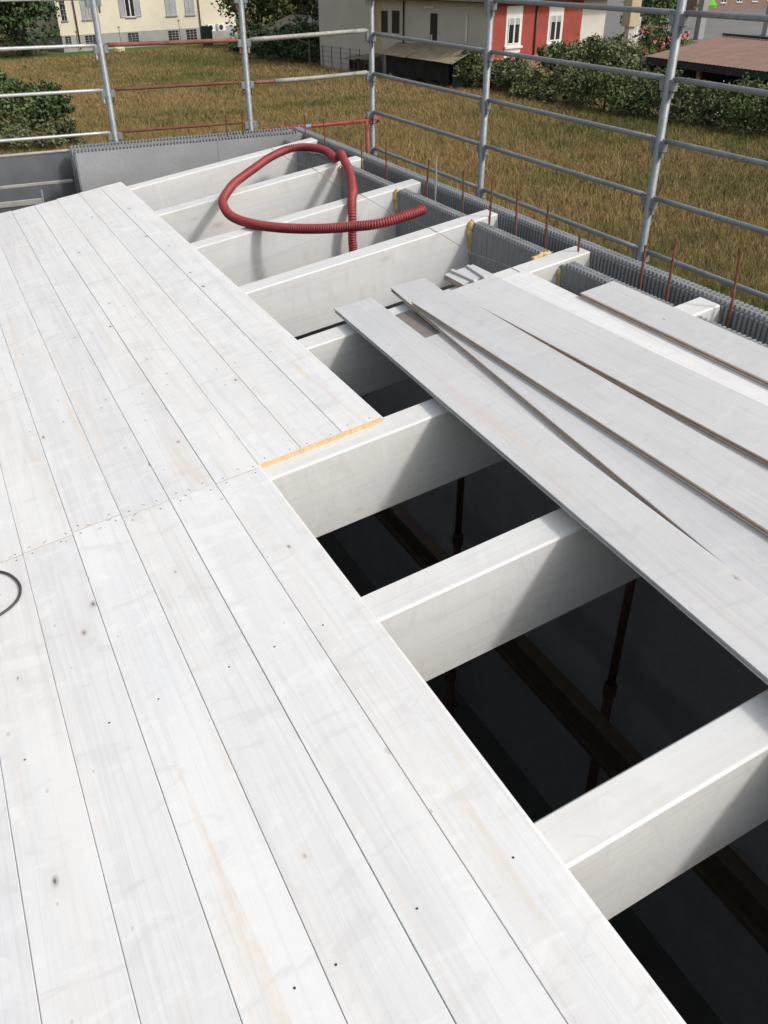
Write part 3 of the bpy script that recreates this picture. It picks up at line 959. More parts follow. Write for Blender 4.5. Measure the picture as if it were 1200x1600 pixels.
# ================================================================== INTERIOR SHORING
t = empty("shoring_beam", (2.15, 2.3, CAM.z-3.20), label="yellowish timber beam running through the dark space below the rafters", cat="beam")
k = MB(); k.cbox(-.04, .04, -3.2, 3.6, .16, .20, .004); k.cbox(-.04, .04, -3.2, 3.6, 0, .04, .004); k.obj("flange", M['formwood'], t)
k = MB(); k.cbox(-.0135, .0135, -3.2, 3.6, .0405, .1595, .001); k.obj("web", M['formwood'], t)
for i, (x, y, lab) in enumerate([(2.15, 1.75, "under the shoring beam in the large opening"), (2.15, 3.35, "under the shoring beam below the loose boards"), (2.50, 2.35, "in the shade near the right wall, front one"),
                                 (2.50, 3.9, "in the shade near the right wall, back one"), (2.15, .2, "under the shoring beam at the near end")]):
    tp = empty("steel_prop", (x, y, 1.75), label="red adjustable steel prop " + lab, cat="prop", group="props in the dark space")
    top = CAM.z-3.20-1.75-.002 if x < 2.3 else 2.55
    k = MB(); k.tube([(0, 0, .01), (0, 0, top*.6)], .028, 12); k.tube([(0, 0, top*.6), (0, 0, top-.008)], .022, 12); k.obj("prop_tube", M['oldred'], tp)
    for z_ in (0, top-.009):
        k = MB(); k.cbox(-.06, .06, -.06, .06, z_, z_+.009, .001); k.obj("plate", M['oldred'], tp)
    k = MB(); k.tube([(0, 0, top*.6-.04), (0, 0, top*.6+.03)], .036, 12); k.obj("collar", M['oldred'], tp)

# ================================================================== HOUSES
M['cream'] = plain("cream_render", (.66, .61, .49), (.72, .67, .55), 1.2, .9, 0, .2, .01, .2)
M['plinth'] = plain("grey_plinth_render", (.30, .30, .30), (.37, .37, .37), 1.5, .9, 0, .2, .01, .2)
M['greyrender'] = plain("old_grey_render", (.54, .51, .465), (.62, .59, .54), .9, .95, 0, .3, .01, .2, .3, .72)
M['beigerender'] = plain("beige_render", (.48, .40, .27), (.58, .50, .35), 2, .95, 0, .2, .01, .2)
M['redrender'] = plain("brick_red_render", (.30, .068, .050), (.36, .09, .066), 1.2, .9, 0, .2, .01, .2)
M['shutter'] = plain("pale_grey_shutter", (.36, .37, .38), (.44, .45, .46), 4, .6, 0, .1)
M['whiteframe'] = plain("white_frame", (.70, .70, .68), (.78, .78, .76), 4, .5, 0, .05)
M['glassdark'] = plain("dark_window_glass", (.02, .022, .026), (.035, .038, .042), 1.0, .12, 0, 0)
M['bars'] = plain("window_bars", (.40, .40, .40), (.5, .5, .5), 9, .6)
M['pipe'] = plain("brown_pipe", (.12, .045, .03), (.17, .07, .05), 4, .5)
M['darkmetal'] = plain("dark_metal", (.02, .02, .022), (.04, .04, .042), 6, .5)
M['tile'] = plain("clay_tile", (.30, .12, .07), (.42, .19, .11), 5, .9, 0, .4, .01)
M['sheetroof'] = plain("faded_brown_sheet", (.21, .125, .10), (.26, .16, .13), 1.6, .7, 0, .2, .01)
M['fibre'] = plain("weathered_fibre_sheet", (.20, .17, .115), (.31, .27, .19), 2.5, .95, 0, .4, .01)
M['tarp'] = plain("black_net", (.008, .009, .010), (.02, .021, .024), 2, .8, 0, .4, .02)
M['greennet'] = plain("dark_green_net", (.018, .045, .035), (.035, .07, .055), 3, .85, 0, .3, .01)
M['greywood'] = plain("weathered_wood", (.075, .066, .056), (.13, .118, .10), 6, .9)
M['pinkbrick'] = plain("pale_brick", (.20, .13, .11), (.26, .17, .14), 3, .9)

def slab(name, parent, mat, s0, s1, o0, o1, z0, z1):
    """box in a facade frame: s along the facade, o outward (negative y), z up"""
    k = MB(); k.box(s0, s1, -o1, -o0, z0, z1)
    return k.obj(name, mat, parent)

def window(parent, s0, s1, z0, z1, kind="casement", frame='whiteframe', sill=True):
    """opening with recess: dark pane set back, frame, mullion, sill; shutters where the house has them"""
    k = MB(); k.box(s0, s1, -.012, .05, z0, z1)
    wdw = k.obj("window", M['glassdark'], parent)
    if kind in ("casement", "shuttered"):
        f = .055
        k = MB()
        k.box(s0, s0+f, -.03, -.0125, z0, z1); k.box(s1-f, s1, -.03, -.0125, z0, z1)
        k.box(s0+f, s1-f, -.03, -.0125, z1-f, z1); k.box(s0+f, s1-f, -.03, -.0125, z0, z0+f)
        c = (s0+s1)/2
        k.box(c-.05, c+.05, -.034, -.0125, z0+f, z1-f)
        k.obj("frame", M[frame], wdw)
    if kind == "bars":
        k = MB()
        n = max(2, int((s1-s0)/.28))
        for i in range(1, n):
            x = s0+(s1-s0)*i/n; k.box(x-.012, x+.012, -.05, -.03, z0, z1)
        for i in range(1, 4):
            z = z0+(z1-z0)*i/4; k.box(s0, s1, -.066, -.0505, z-.010, z+.010)
        k.obj("bars", M['bars'], wdw)
    if kind == "closed":
        c = (s0+s1)/2
        for a, b in ((s0, c-.006), (c+.006, s1)):
            shutter(wdw, a, b, z0, z1)
    if kind == "shuttered":
        w_ = (s1-s0)*.62
        shutter(wdw, s0-w_, s0-.01, z0, z1); shutter(wdw, s1+.01, s1+w_, z0, z1)
    if sill:
        k = MB(); k.box(s0-.08, s1+.08, -.11, .0, z0-.07, z0-.004); k.obj("sill", M['whiteframe'] if kind == 'casement' else M['plinth'], wdw)
    return wdw
def shutter(parent, a, b, z0, z1):
    k = MB()
    k.box(a, a+.05, -.065, -.013, z0, z1); k.box(b-.05, b, -.065, -.013, z0, z1)
    k.box(a+.05, b-.05, -.065, -.013, z1-.07, z1); k.box(a+.05, b-.05, -.065, -.013, z0, z0+.07)
    n = int((z1-z0-.14)/.055)
    for i in range(n):
        z = z0+.07+i*(z1-z0-.14)/n
        k.add([(a+.05, -.055, z), (b-.05, -.055, z), (b-.05, -.02, z+.05), (a+.05, -.02, z+.05)], [(0, 1, 2, 3)])
    return k.obj("shutter", M['shutter'], parent)

def gable_roof(parent, s0, s1, depth, z, rise, over=.45, mat='tile', dirs='s'):
    """pitched tiled roof with overlapping courses over a block from y=0 back to y=depth"""
    k = MB()
    y0, y1 = -over, depth+over
    ym = depth/2
    n = 14
    for side in (0, 1):
        for i in range(n):
            t0, t1 = i/n, (i+1)/n
            a = y0+(ym-y0)*t0 if side == 0 else y1+(ym-y1)*t0
            b = y0+(ym-y0)*t1 if side == 0 else y1+(ym-y1)*t1
            za, zb = z+rise*t0, z+rise*t1
            k.add([(s0-over, a, za+.05), (s1+over, a, za+.05), (s1+over, b, zb+.01), (s0-over, b, zb+.01),
                   (s0-over, a, za-.02), (s1+over, a, za-.02), (s1+over, b, zb-.05), (s0-over, b, zb-.05)],
                  [(0, 1, 2, 3), (4, 7, 6, 5), (0, 4, 5, 1), (2, 6, 7, 3), (0, 3, 7, 4), (1, 5, 6, 2)])
    rf = k.obj("roof", M[mat], parent)
    k = MB(); k.tube([(s0-over, ym, z+rise+.05), (s1+over, ym, z+rise+.05)], .11, 8); k.obj("ridge", M[mat], rf)
    return rf

# ---- cream house
ch = empty("cream_house", (11.96, 81.77, 0), (0, 0, R(17)), "long cream house with grey plinth and pale shutters across the meadow", "house")
slab("wall", ch, M['cream'], 0, 17.2, -9.5, 0, 1.19, 6.6)
slab("plinth", ch, M['plinth'], .04, 17.16, -9.4, .05, 0, 1.19)
window(ch, .36, .80, 2.24, 3.75, "bars")
window(ch, 2.12, 2.98, 2.24, 3.7, "closed")
window(ch, 6.10, 6.98, 2.26, 3.75, "shuttered")
window(ch, 9.96, 11.0, 2.22, 3.7, "closed")
window(ch, 11.9, 12.85, 2.20, 3.7, "closed")
for i, (a, b, z0, z1) in enumerate([(.32, .80, .48, 1.12), (2.06, 2.98, .44, 1.10), (5.98, 6.96, .40, 1.10), (9.92, 10.92, .34, 1.08), (11.75, 12.8, .30, 1.08)]):
    k = empty if False else None
    w_ = window(ch, a, b, z0, z1, "bars", sill=False)
    w_.location.y = -.052
for s_ in (1.50, 13.28):
    k = MB(); k.tube([(s_, -.11, .2), (s_, -.11, 6.5)], .055, 10); k.obj("downpipe", M['pipe'], ch, smooth=True)
gable_roof(ch, 0, 17.2, 9.5, 6.6, 2.3)
# side extension with terrace and outdoor units
slab("terrace", ch, M['plinth'], 13.6, 16.6, .055, 1.0, 0, .85)
for i, s_ in enumerate((14.15, 15.25)):
    k = MB(); k.cbox(s_-.4, s_+.4, -.55, -.15, .86, 1.42, .02); u_ = k.obj("cooling_unit", M['whiteframe'], ch)
    k = MB(); k.tube([(s_-.1, -.553, 1.14), (s_-.1, -.56, 1.14)], .22, 16); k.obj("fan_grille", M['darkmetal'], u_)
for s_, h in ((4.05, 1.75), (9.75, 2.0), (.28, 1.6)):
    t = empty("garden_lamp", (11.96+s_*.956+.292*2.2, 81.77+s_*.292-.956*2.2, 0), label="thin garden lamp post before the cream house, %s" % ("near its middle" if s_ == 4.05 else "towards its right downpipe" if s_ > 9 else "at its left corner"), cat="lamp post", group="thin lamps before the cream house")
    k = MB(); k.tube([(0, 0, 0), (0, 0, h-.08)], .022, 8); k.obj("post", M['pipe'], t)
    k = MB(); k.cbox(-.09, .09, -.09, .09, h-.079, h, .02); k.obj("lamp_head", M['pipe'], t)
# crumpled pale sack lying in the grass
k = MB()
rr = random.Random(3)
bm = bmesh.new(); bmesh.ops.create_icosphere(bm, subdivisions=3, radius=.42)
for v in bm.verts:
    v.co.x *= 1.1; v.co.z = max(-.1, v.co.z*.8) + .1
    v.co += Vector((math.sin(v.co.y*13), math.sin(v.co.z*11+1), math.sin(v.co.x*12)))*.05
me = bpy.data.meshes.new("plastic_sack"); bm.to_mesh(me); bm.free(); me.materials.append(plain("pale_yellow_plastic", (.66, .60, .36), (.75, .70, .46), 5, .5))
o = bpy.data.objects.new("plastic_sack", me); col.objects.link(o); o.location = (15.6, 77.6, .25)
tag(o, "pale yellow lump like a sack in the grass before the cream house", "sack")

# ---- grey and red house
A13 = R(13)
CX, CY = 29.9, 46.13
gh = empty("grey_house", (CX, CY, 0), (0, 0, A13), "grey rendered house with a brick-red front and white windows behind the shrubs", "house")
# local x runs along the red front (to the right), local y runs back along the grey side
k = MB(); k.box(.0, 7.9, .0, .25, 0, 4.3); k.obj("red_front", M['redrender'], gh)
k = MB(); k.box(.002, 10.5, .252, 16.0, 0, 4.3); k.box(7.902, 10.5, .3, .5, 0, 4.3); k.obj("wall", M['greyrender'], gh)
k = MB(); k.box(-.30, 9.0, 10.3, 15.9, 0, 7.4); k.obj("tall_wing", M['greyrender'], gh)
k = MB(); k.box(-.012, .0, 9.55, 10.28, 1.2, 4.26); k.obj("beige_strip", M['beigerender'], gh)
for (a, b) in ((1.22, 2.55), (4.82, 6.15)):
    k = MB(); k.box(a, b, -.03, -.002, 1.2, 4.12); sur = k.obj("window_surround", M['whiteframe'], gh)
    k = MB(); k.box(a+.18, b-.18, -.045, -.031, 2.22, 3.52); k.obj("pane", M['glassdark'], sur)
    k = MB()
    f = .06; s0, s1, z0, z1 = a+.18, b-.18, 2.22, 3.52
    k.box(s0, s0+f, -.065, -.0455, z0, z1); k.box(s1-f, s1, -.065, -.0455, z0, z1); k.box(s0+f, s1-f, -.065, -.0455, z0, z0+f)
    c = (s0+s1)/2; k.box(c-.055, c+.055, -.07, -.0455, z0+f, z1)
    k.obj("frame", M['whiteframe'], sur)
    k = MB(); k.box(a-.05, b+.05, -.16, -.031, 2.02, 2.12); k.obj("sill", M['whiteframe'], sur)
    k = MB(); k.box(s0+f, s1-f, -.052, -.0455, z1-.32, z1-.0); k.obj("roller_shutter", M['shutter'], sur)
k = MB(); k.tube([(3.7, -.08, 0), (3.7, -.08, 4.25)], .05, 8); k.obj("downpipe", M['darkmetal'], gh, smooth=True)
def side_window(y0, y1, z0, z1):
    k = MB(); k.box(-.03, -.001, y0, y1, z0, z1); w_ = k.obj("window", M['glassdark'], gh)
    k = MB(); k.box(-.05, -.031, y0, y0+.05, z0, z1); k.box(-.05, -.031, y1-.05, y1, z0, z1); k.box(-.05, -.031, y0+.05, y1-.05, z1-.05, z1)
    k.obj("frame", M['darkmetal'], w_)
    k = MB(); k.box(-.10, -.001, y0-.08, y1+.08, z0-.08, z0-.002); k.obj("sill", M['greyrender'], w_)
side_window(8.97, 9.55, 2.45, 3.63); side_window(7.84, 8.50, 2.45, 3.68); side_window(4.38, 4.95, 2.0, 3.66)
k = MB(); k.box(-.10, -.05, 4.75, 4.83, 1.9, 2.55); k.obj("shutter_bar", M['whiteframe'], gh)
k = MB(); k.tube([(-.07, 7.38, .2), (-.07, 7.38, 4.2)], .05, 8); k.obj("downpipe", M['darkmetal'], gh, smooth=True)
k = MB(); k.tube([(-.07, 1.84, 1.2), (-.07, 1.84, 3.72)], .055, 8); k.obj("vent_pipe", M['whiteframe'], gh, smooth=True)
k = MB(); k.box(-.10, -.002, 4.6, 5.5, 3.90, 3.98); k.obj("awning_box", M['whiteframe'], gh)
k = MB()
k.box(-.55, 11.0, -.55, 10.27, 4.305, 4.42); k.obj("eave", M['greywood'], gh)
k = MB(); k.tube([(-.60, -.60, 4.42), (-.60, 10.2, 4.42)], .06, 8); k.tube([(-.54, -.60, 4.42), (11, -.60, 4.42)], .06, 8); k.obj("gutter", M['shutter'], gh, smooth=True)
# hipped tile roof on the low part
k = MB()
n = 12
for i in range(n):
    t0, t1 = i/n, (i+1)/n
    def ring(t, dz):
        x0, x1, y0, y1 = -.55+5*t, 11-5*t, -.55+5*t, 10.27
        return [(x0, y0, 4.425+2.1*t+dz), (x1, y0, 4.425+2.1*t+dz), (x1, y1, 4.425+2.1*t+dz), (x0, y1, 4.425+2.1*t+dz)]
    a = ring(t0, .05); b = ring(t1, .0)
    k.add(a+b, [(0, 1, 5, 4), (1, 2, 6, 5), (3, 0, 4, 7)])
    c = ring(t0, 0.0)
    k.add(a+c, [(0, 4, 5, 1), (1, 5, 6, 2), (3, 7, 4, 0)])
k.obj("roof", M['tile'], gh)
k = MB(); k.box(-.75, 9.4, 9.9, 16.3, 7.41, 7.6); k.obj("roof", M['tile'], gh)
k = MB(); k.box(.4, 5.2, -1.5, -.02, 0, 1.55); k.obj("porch_wall", plain("salmon_render", (.46, .25, .17), (.54, .31, .22), 2, .9), gh)

# ---- lean-to shed before the grey side
sd = empty("lean_to_shed", (27.1, 53.5, 0), (0, 0, R(-82.5)), "low shed with a weathered sheet roof hung with black netting by the grey house", "shed")
SL = 6.9
for s_ in (.05, 2.3, 4.6, 6.75):
    k = MB(); k.box(s_-.045, s_+.045, 0.02, .11, 0, 1.36); k.obj("post", M['greywood'], sd)
k = MB()
rr = random.Random(8)
for i in range(46):
    a, b = SL*i/46*.93, SL*(i+1)/46*.93
    o0, o1 = [(.05*math.sin(j*.9)) for j in (i, i+1)]
    h0, h1 = .28+.10*math.sin(i*.55), .28+.10*math.sin((i+1)*.55)
    k.add([(a, -.03+o0*.5, h0), (b, -.03+o1*.5, h1), (b, -.05, 1.36), (a, -.05, 1.36)], [(0, 1, 2, 3)])
    k.add([(a, -.015+o0*.5, h0), (b, -.015+o1*.5, h1), (b, -.035, 1.36), (a, -.035, 1.36)], [(3, 2, 1, 0)])
k.obj("netting", M['tarp'], sd)
for i in range(8):
    a = -.25+i*.92; b = a+.94
    k = MB(); n = 12
    jit = rr.uniform(-.06, .06); zj = rr.uniform(0, .03)
    vs = []
    for side, y, z in ((0, -.35+jit, 1.38+zj), (1, 1.25, 2.02+zj)):
        for j in range(n+1):
            x = a+(b-a)*j/n
            vs.append((x, y, z+.022*math.sin(j*math.pi)+.02*(j % 2)))
    vs2 = [(x, y, z-.012) for x, y, z in vs]
    fs = [(j, j+1, n+2+j, n+1+j) for j in range(n)]
    k.add(vs, fs); k.add(vs2, [tuple(reversed(f)) for f in fs])
    k.add(vs[:n+1]+vs2[:n+1], [(j+1, j, n+1+j, n+2+j) for j in range(n)])
    k.obj("roof_sheet", M['fibre'], sd, fix=False)
k = MB(); k.box(0, SL, 1.0, 1.08, 0, 1.8); k.obj("back_wall", M['greywood'], sd)
k = MB(); k.box(SL+.0, SL+.6, -.05, .05, 0, 1.55); k.obj("green_screen", M['greennet'], sd)
k = MB(); k.box(SL-.1, SL+.5, -.08, -.055, .75, .80); k.obj("ledge", M['whiteframe'], sd)
# small outbuilding roofs left of the shed
hb = empty("rabbit_hutch", (26.3, 57.4, 0), (0, 0, R(-82)), "ramshackle hutch with a stacked timber roof between the shed and the fence", "hutch")
for i, (a, b) in enumerate(((0, 1.2), (1.25, 2.4))):
    k = MB(); k.box(a, b, 0, .9, 0, .85+.1*i); k.obj("cabin", M['greywood'], hb)
    k = MB(); k.box(a+.15, a+.5, -.012, -.001, .3, .7); k.box(a+.65, a+1.0, -.012, -.001, .3, .7); k.obj("hole", M['tarp'], hb)
    for j in range(5):
        k = MB(); k.box(a-.1, b+.1, -.35+j*.3, -.10+j*.3, .88+.1*i+j*.05, .93+.1*i+j*.05); k.obj("roof_plank", M['fibre'], hb)

# ---- wire fence before the tall wing
fn = empty("wire_fence", (25.4, 60.8, 0), (0, 0, R(-77)), "thin wire fence on dark posts before the grey tall wing", "fence")
for i in range(7):
    k = MB(); k.tube([(i*1.0-1.2, 0, 0), (i*1.0-1.2, 0, 1.5)], .028, 6); k.obj("post", M['darkmetal'], fn)
k = MB()
for z in (.25, .55, .85, 1.15, 1.42):
    k.tube([(-1.2, 0, z), (4.8, 0, z)], .008, 5)
k.obj("wire", M['darkmetal'], fn)["kind"] = "stuff"
pw = MB(); pw.tube([(0, 0, 0), (.02, .02, 1.75)], .07, 8); pw.tube([(0, 0, 1.5), (-1.3, .3, 1.95)], .05, 6)
o = pw.obj("leaning_timber", M['greywood'], loc=(25.2, 61.5, 0)); tag(o, "dark leaning timber post with a slanting pole by the wire fence", "post")

# ---- dark hut among the trees
hut = empty("garden_hut", (25.6, 68.0, 0), (0, 0, R(-74)), "dark garden hut with a slanting grey roof under the trees", "hut")
k = MB(); k.box(-2.4, 2.6, 0, 3, 0, 1.75); k.obj("wall", M['greywood'], hut)
for i in range(6):
    k = MB(); a = -2.7+i*.95
    k.add([(a, -.5, 1.72), (a+.93, -.5, 1.72), (a+.93, 3.2, 2.75), (a, 3.2, 2.75), (a, -.5, 1.66), (a+.93, -.5, 1.66), (a+.93, 3.2, 2.69), (a, 3.2, 2.69)],
          [(0, 1, 2, 3), (4, 7, 6, 5), (0, 4, 5, 1), (2, 6, 7, 3), (0, 3, 7, 4), (1, 5, 6, 2)])
    k.obj("roof_sheet", M['slate_sheet'] if i == 3 else M['greywood'], hut)
k = MB(); k.box(-3.9, -2.8, -.1, .0, 0, 1.6); o = k.obj("screen_panel", M['greennet'], loc=(25.4, 77.5, 0), rot=(0, 0, R(-60))); tag(o, "small green screen panel at the right end of the cream house", "screen")

# ---- carport with brown sheet roof
cp = empty("carport", (34.7, 38.7, 0), (0, 0, 0), "open carport with a faded brown ribbed sheet roof beyond the hedge at right", "carport")
n = 16
for i in range(n):
    y1 = .0-i*1.0; y0 = y1-.985
    k = MB()
    m_ = 16; vs = []
    for x, z, yo in ((0, 2.08, 0), (7.4, 2.62, 2.1)):
        for j in range(m_+1):
            yy = y1+(y0-y1)*j/m_ + yo
            vs.append((x, yy, z+(.016 if (j//2) % 2 else 0)))
    fs = [(j, j+1, m_+2+j, m_+1+j) for j in range(m_)]
    k.add(vs, fs)
    vs2 = [(x, y, z-.006) for x, y, z in vs]
    k.add(vs2, [tuple(reversed(f)) for f in fs])
    k.add(vs[:m_+1]+vs2[:m_+1], [(j+1, j, m_+1+j, m_+2+j) for j in range(m_)])
    k.obj("roof_sheet", M['sheetroof'], cp, fix=False)
k = MB(); k.box(.05, .20, -16, -.1, 1.74, 2.05); k.obj("eave_beam", M['darkmetal'], cp)
k = MB(); k.box(7.3, 7.5, -14, 2.0, 2.66, 2.78); k.obj("ridge_cap", M['darkmetal'], cp)
for i in range(6):
    k = MB(); k.cbox(.26, .46, -.9-i*2.9, -.7-i*2.9, 0, 2.06, .01); k.obj("post", plain("pinkish_concrete_post", (.36, .24, .20), (.44, .31, .27), 3, .9) if i == 0 else cp.children[-1].data.materials[0], cp)
k = MB(); k.box(7.0, 7.2, -14, 2.0, 0, 2.55); k.obj("back_wall", M['greywood'], cp)
k = MB(); k.box(.3, 7.0, .5, .62, 0, 2.0); k.obj("side_wall", M['greywood'], cp)
# ---- far right things
fh2 = empty("far_house", (97, 99.5, 0), (0, 0, R(8)), "distant pinkish brick house at the upper right edge of the picture", "house")
k = MB(); k.box(0, 26, 0, 9, 0, 6); k.obj("wall", M['pinkbrick'], fh2)
for s_ in (1.5, 5.0, 8.5, 12, 15.5):
    window(fh2, s_, s_+1.2, 1.0, 2.5, "casement")
gable_roof(fh2, 0, 26, 9, 6.0, 2)
fb = empty("far_barn", (66, 112, 0), (0, 0, R(10)), "distant dull grey building behind the small tree at upper right", "building")
k = MB(); k.box(0, 26, 0, 8, 0, 5); k.obj("wall", M['greyrender'], fb)
for s_ in (3, 9, 15, 21):
    window(fb, s_, s_+1.6, .9, 2.4, "casement")
gable_roof(fb, 0, 26, 8, 5.0, 2)
k = MB(); k.box(18.2, 20.2, -.9, -.1, 0.02, .9); o = k.obj("blue_container", plain("blue_plastic", (.03, .10, .30), (.05, .14, .38), 3, .5), loc=(80, 106, 0)); tag(o, "small blue container in front of the distant grey building", "container")
t = empty("gate_pillar", (49.7, 57.5, 0), label="beige square pillar on a grey base beside the rose bushes", cat="pillar")
k = MB(); k.cbox(-.28, .28, -.28, .28, 0, 2.0, .02); k.obj("base", M['greyrender'], t)
k = MB(); k.cbox(-.46, .46, -.46, .46, 2.001, 6.2, .02); k.obj("shaft", M['beigerender'], t)
for x, y, txt in ((65.6, 66.4, "beside the near scaffold post"), (74.4, 66.6, "at the right edge of the picture")):
    k = MB(); k.cbox(-.35, .35, -.3, .3, 0, 3.6, .04); k.cbox(-.42, .42, -.37, .37, 3.601, 3.8, .03)
    o = k.obj("concrete_post", M['plinth'], loc=(x, y, 0)); tag(o, "thick concrete post in the far yard " + txt, "post", "posts in the far yard")
t = empty("parasol", (75.3, 75.8, 0), label="bright green parasol in the far yard behind the near scaffold post", cat="parasol")
k = MB(); k.tube([(0, 0, 0), (0, 0, 3.2)], .05, 8); k.obj("pole", M['whiteframe'], t)
k = MB()
vs = [(0, 0, 3.3)]+[(1.0*math.cos(a*math.pi/4), 1.0*math.sin(a*math.pi/4), 2.2) for a in range(8)]+[(.98*math.cos(a*math.pi/4), .98*math.sin(a*math.pi/4), 1.95) for a in range(8)]
k.add(vs, [(0, 1+a, 1+(a+1) % 8) for a in range(8)]+[(1+a, 9+a, 9+(a+1) % 8, 1+(a+1) % 8) for a in range(8)])
k.obj("canopy", plain("green_cloth", (.10, .36, .03), (.14, .44, .05), 2, .7), t, fix=False)
k = MB()
for i in range(6):
    k.box(i*.5, i*.5+.06, 0, .05, 0, 2.2)
k.box(0, 2.6, .051, .08, 2.0, 2.2); k.box(0, 2.6, .051, .08, .1, .3); k.box(.0, 2.6, .09, .12, .3, 2.0)
o = k.obj("white_gate", M['whiteframe'], loc=(53.5, 62.5, 0), rot=(0, 0, R(20))); tag(o, "white panelled gate half hidden by the small tree behind the roses", "gate")

# ================================================================== VEGETATION
def leaf_mat(name, dark, light, transl=.0):
    t = NT(name)
    at = t.n("ShaderNodeAttribute", attribute_name="tint")
    c = t.ramp(at.outputs["Fac"], [(0, dark), (.75, light), (1.0, tuple(min(1, x*1.35) for x in light))])
    return t.done(c, .6, 0, .25)
LM = {'dark': leaf_mat("dark_green_leaves", (.030, .050, .022), (.070, .110, .044)),
      'mid': leaf_mat("mid_green_leaves", (.044, .070, .026), (.105, .145, .055)),
      'olive': leaf_mat("olive_green_leaves", (.070, .086, .032), (.165, .180, .075)),
      'weed': leaf_mat("wild_shrub_leaves", (.062, .082, .036), (.145, .160, .075)),
      'pink': plain("pink_petals", (.62, .16, .17), (.75, .30, .30), 9, .7),
      'white': plain("white_petals", (.62, .60, .52), (.72, .70, .62), 9, .7),
      'bark': plain("bark", (.06, .045, .032), (.12, .09, .065), 9, .95, 0, .6, .02)}

def crown_mesh(name, blobs, n, size, mat, seed, droop=.3, shell=.55):
    r = np.random.default_rng(seed)
    B = np.array(blobs, float)                    # cx cy cz rx ry rz
    wgt = (B[:, 3]*B[:, 4]*B[:, 5])**.67; wgt /= wgt.sum()
    # ragged outline: small side clumps round every main mass
    ex = []
    for b_ in B:
        for _ in range(7):
            dd_ = r.normal(size=3); dd_ /= np.linalg.norm(dd_)
            q_ = r.uniform(.22, .45)
            ex.append([*(b_[:3] + dd_*b_[3:]*r.uniform(.85, 1.15)), *(b_[3:]*q_)])
    ex = np.array(ex); ex[:, 2] = np.maximum(ex[:, 2], .1)
    B = np.concatenate([B, ex])
    wgt = (B[:, 3]*B[:, 4]*B[:, 5])**.55; wgt /= wgt.sum()
    # clumps first, then leaves round each clump: gaps and uneven outline
    nc = max(24, n//26)
    bi = r.choice(len(B), nc, p=wgt)
    d = r.normal(size=(nc, 3)); d /= np.linalg.norm(d, axis=1)[:, None]
    rad = shell + (1.06-shell)*r.random(nc)**.7
    C = B[bi, :3] + d*B[bi, 3:]*rad[:, None]
    cl = r.integers(0, nc, n)
    cr = (B[bi, 3:].mean(1)*.24)[cl]
    P = C[cl] + r.normal(size=(n, 3))*cr[:, None]*np.array([1, 1, .75])
    P[:, 2] = np.maximum(P[:, 2], .03)
    a = r.normal(size=(n, 3)); a /= np.linalg.norm(a, axis=1)[:, None]
    nrm = r.normal(size=(n, 3)) + d[cl]*.7 + np.array([0, 0, .5])
    b = np.cross(nrm, a); b /= np.linalg.norm(b, axis=1)[:, None]
    a = np.cross(b, nrm); a /= np.linalg.norm(a, axis=1)[:, None]
    s = size*r.uniform(.6, 1.4, n)[:, None]
    V = np.zeros((n, 4, 3))
    V[:, 0] = P - a*s; V[:, 1] = P + b*s*.55 + a*s*.1; V[:, 2] = P + a*s; V[:, 3] = P - b*s*.55 + a*s*.1
    me = bpy.data.meshes.new(name)
    me.vertices.add(n*4); me.vertices.foreach_set("co", V.reshape(-1).astype(np.float32))
    me.loops.add(n*4); me.loops.foreach_set("vertex_index", np.arange(n*4, dtype=np.int32))
    me.polygons.add(n); me.polygons.foreach_set("loop_start", np.arange(n, dtype=np.int32)*4)
    me.update(calc_edges=True)
    tint = np.repeat(np.clip(r.random(nc)[cl]*.65 + r.random(n)*.35, 0, 1), 4).astype(np.float32)
    at = me.attributes.new("tint", 'FLOAT', 'POINT'); at.data.foreach_set("value", tint)
    me.materials.append(mat)
    return me

def plant(name, loc, blobs, n, size, mat, seed, label, cat, group=None, trunk=None, flowers=None, shell=.55):
    t = empty(name, loc, label=label, cat=cat, group=group)
    o = bpy.data.objects.new("crown", crown_mesh("crown", blobs, n, size, mat, seed, shell=shell)); col.objects.link(o); o.parent = t
    rr = random.Random(seed)
    k = MB()
    h, r0 = trunk if trunk else (max(b[2] for b in blobs), .05)
    k.tube([(0, 0, 0), (rr.uniform(-.08, .08), rr.uniform(-.08, .08), h*.5), (rr.uniform(-.1, .1), rr.uniform(-.1, .1), h)], r0, 8, radii=[r0*1.3, r0, r0*.7])
    for b in blobs:
        k.tube([(0, 0, h*.45), (b[0]*.5, b[1]*.5, h*.45+(b[2]-h*.45)*.6), (b[0], b[1], b[2])], r0*.5, 6, radii=[r0*.6, r0*.45, r0*.2])
    k.obj("trunk", LM['bark'], t, smooth=True)
    if flowers:
        fm, fn_, fs = flowers
        o = bpy.data.objects.new("flowers", crown_mesh("flowers", blobs, fn_, fs, LM[fm], seed+100, shell=.9)); col.objects.link(o); o.parent = t
        o["kind"] = "stuff"
    return t

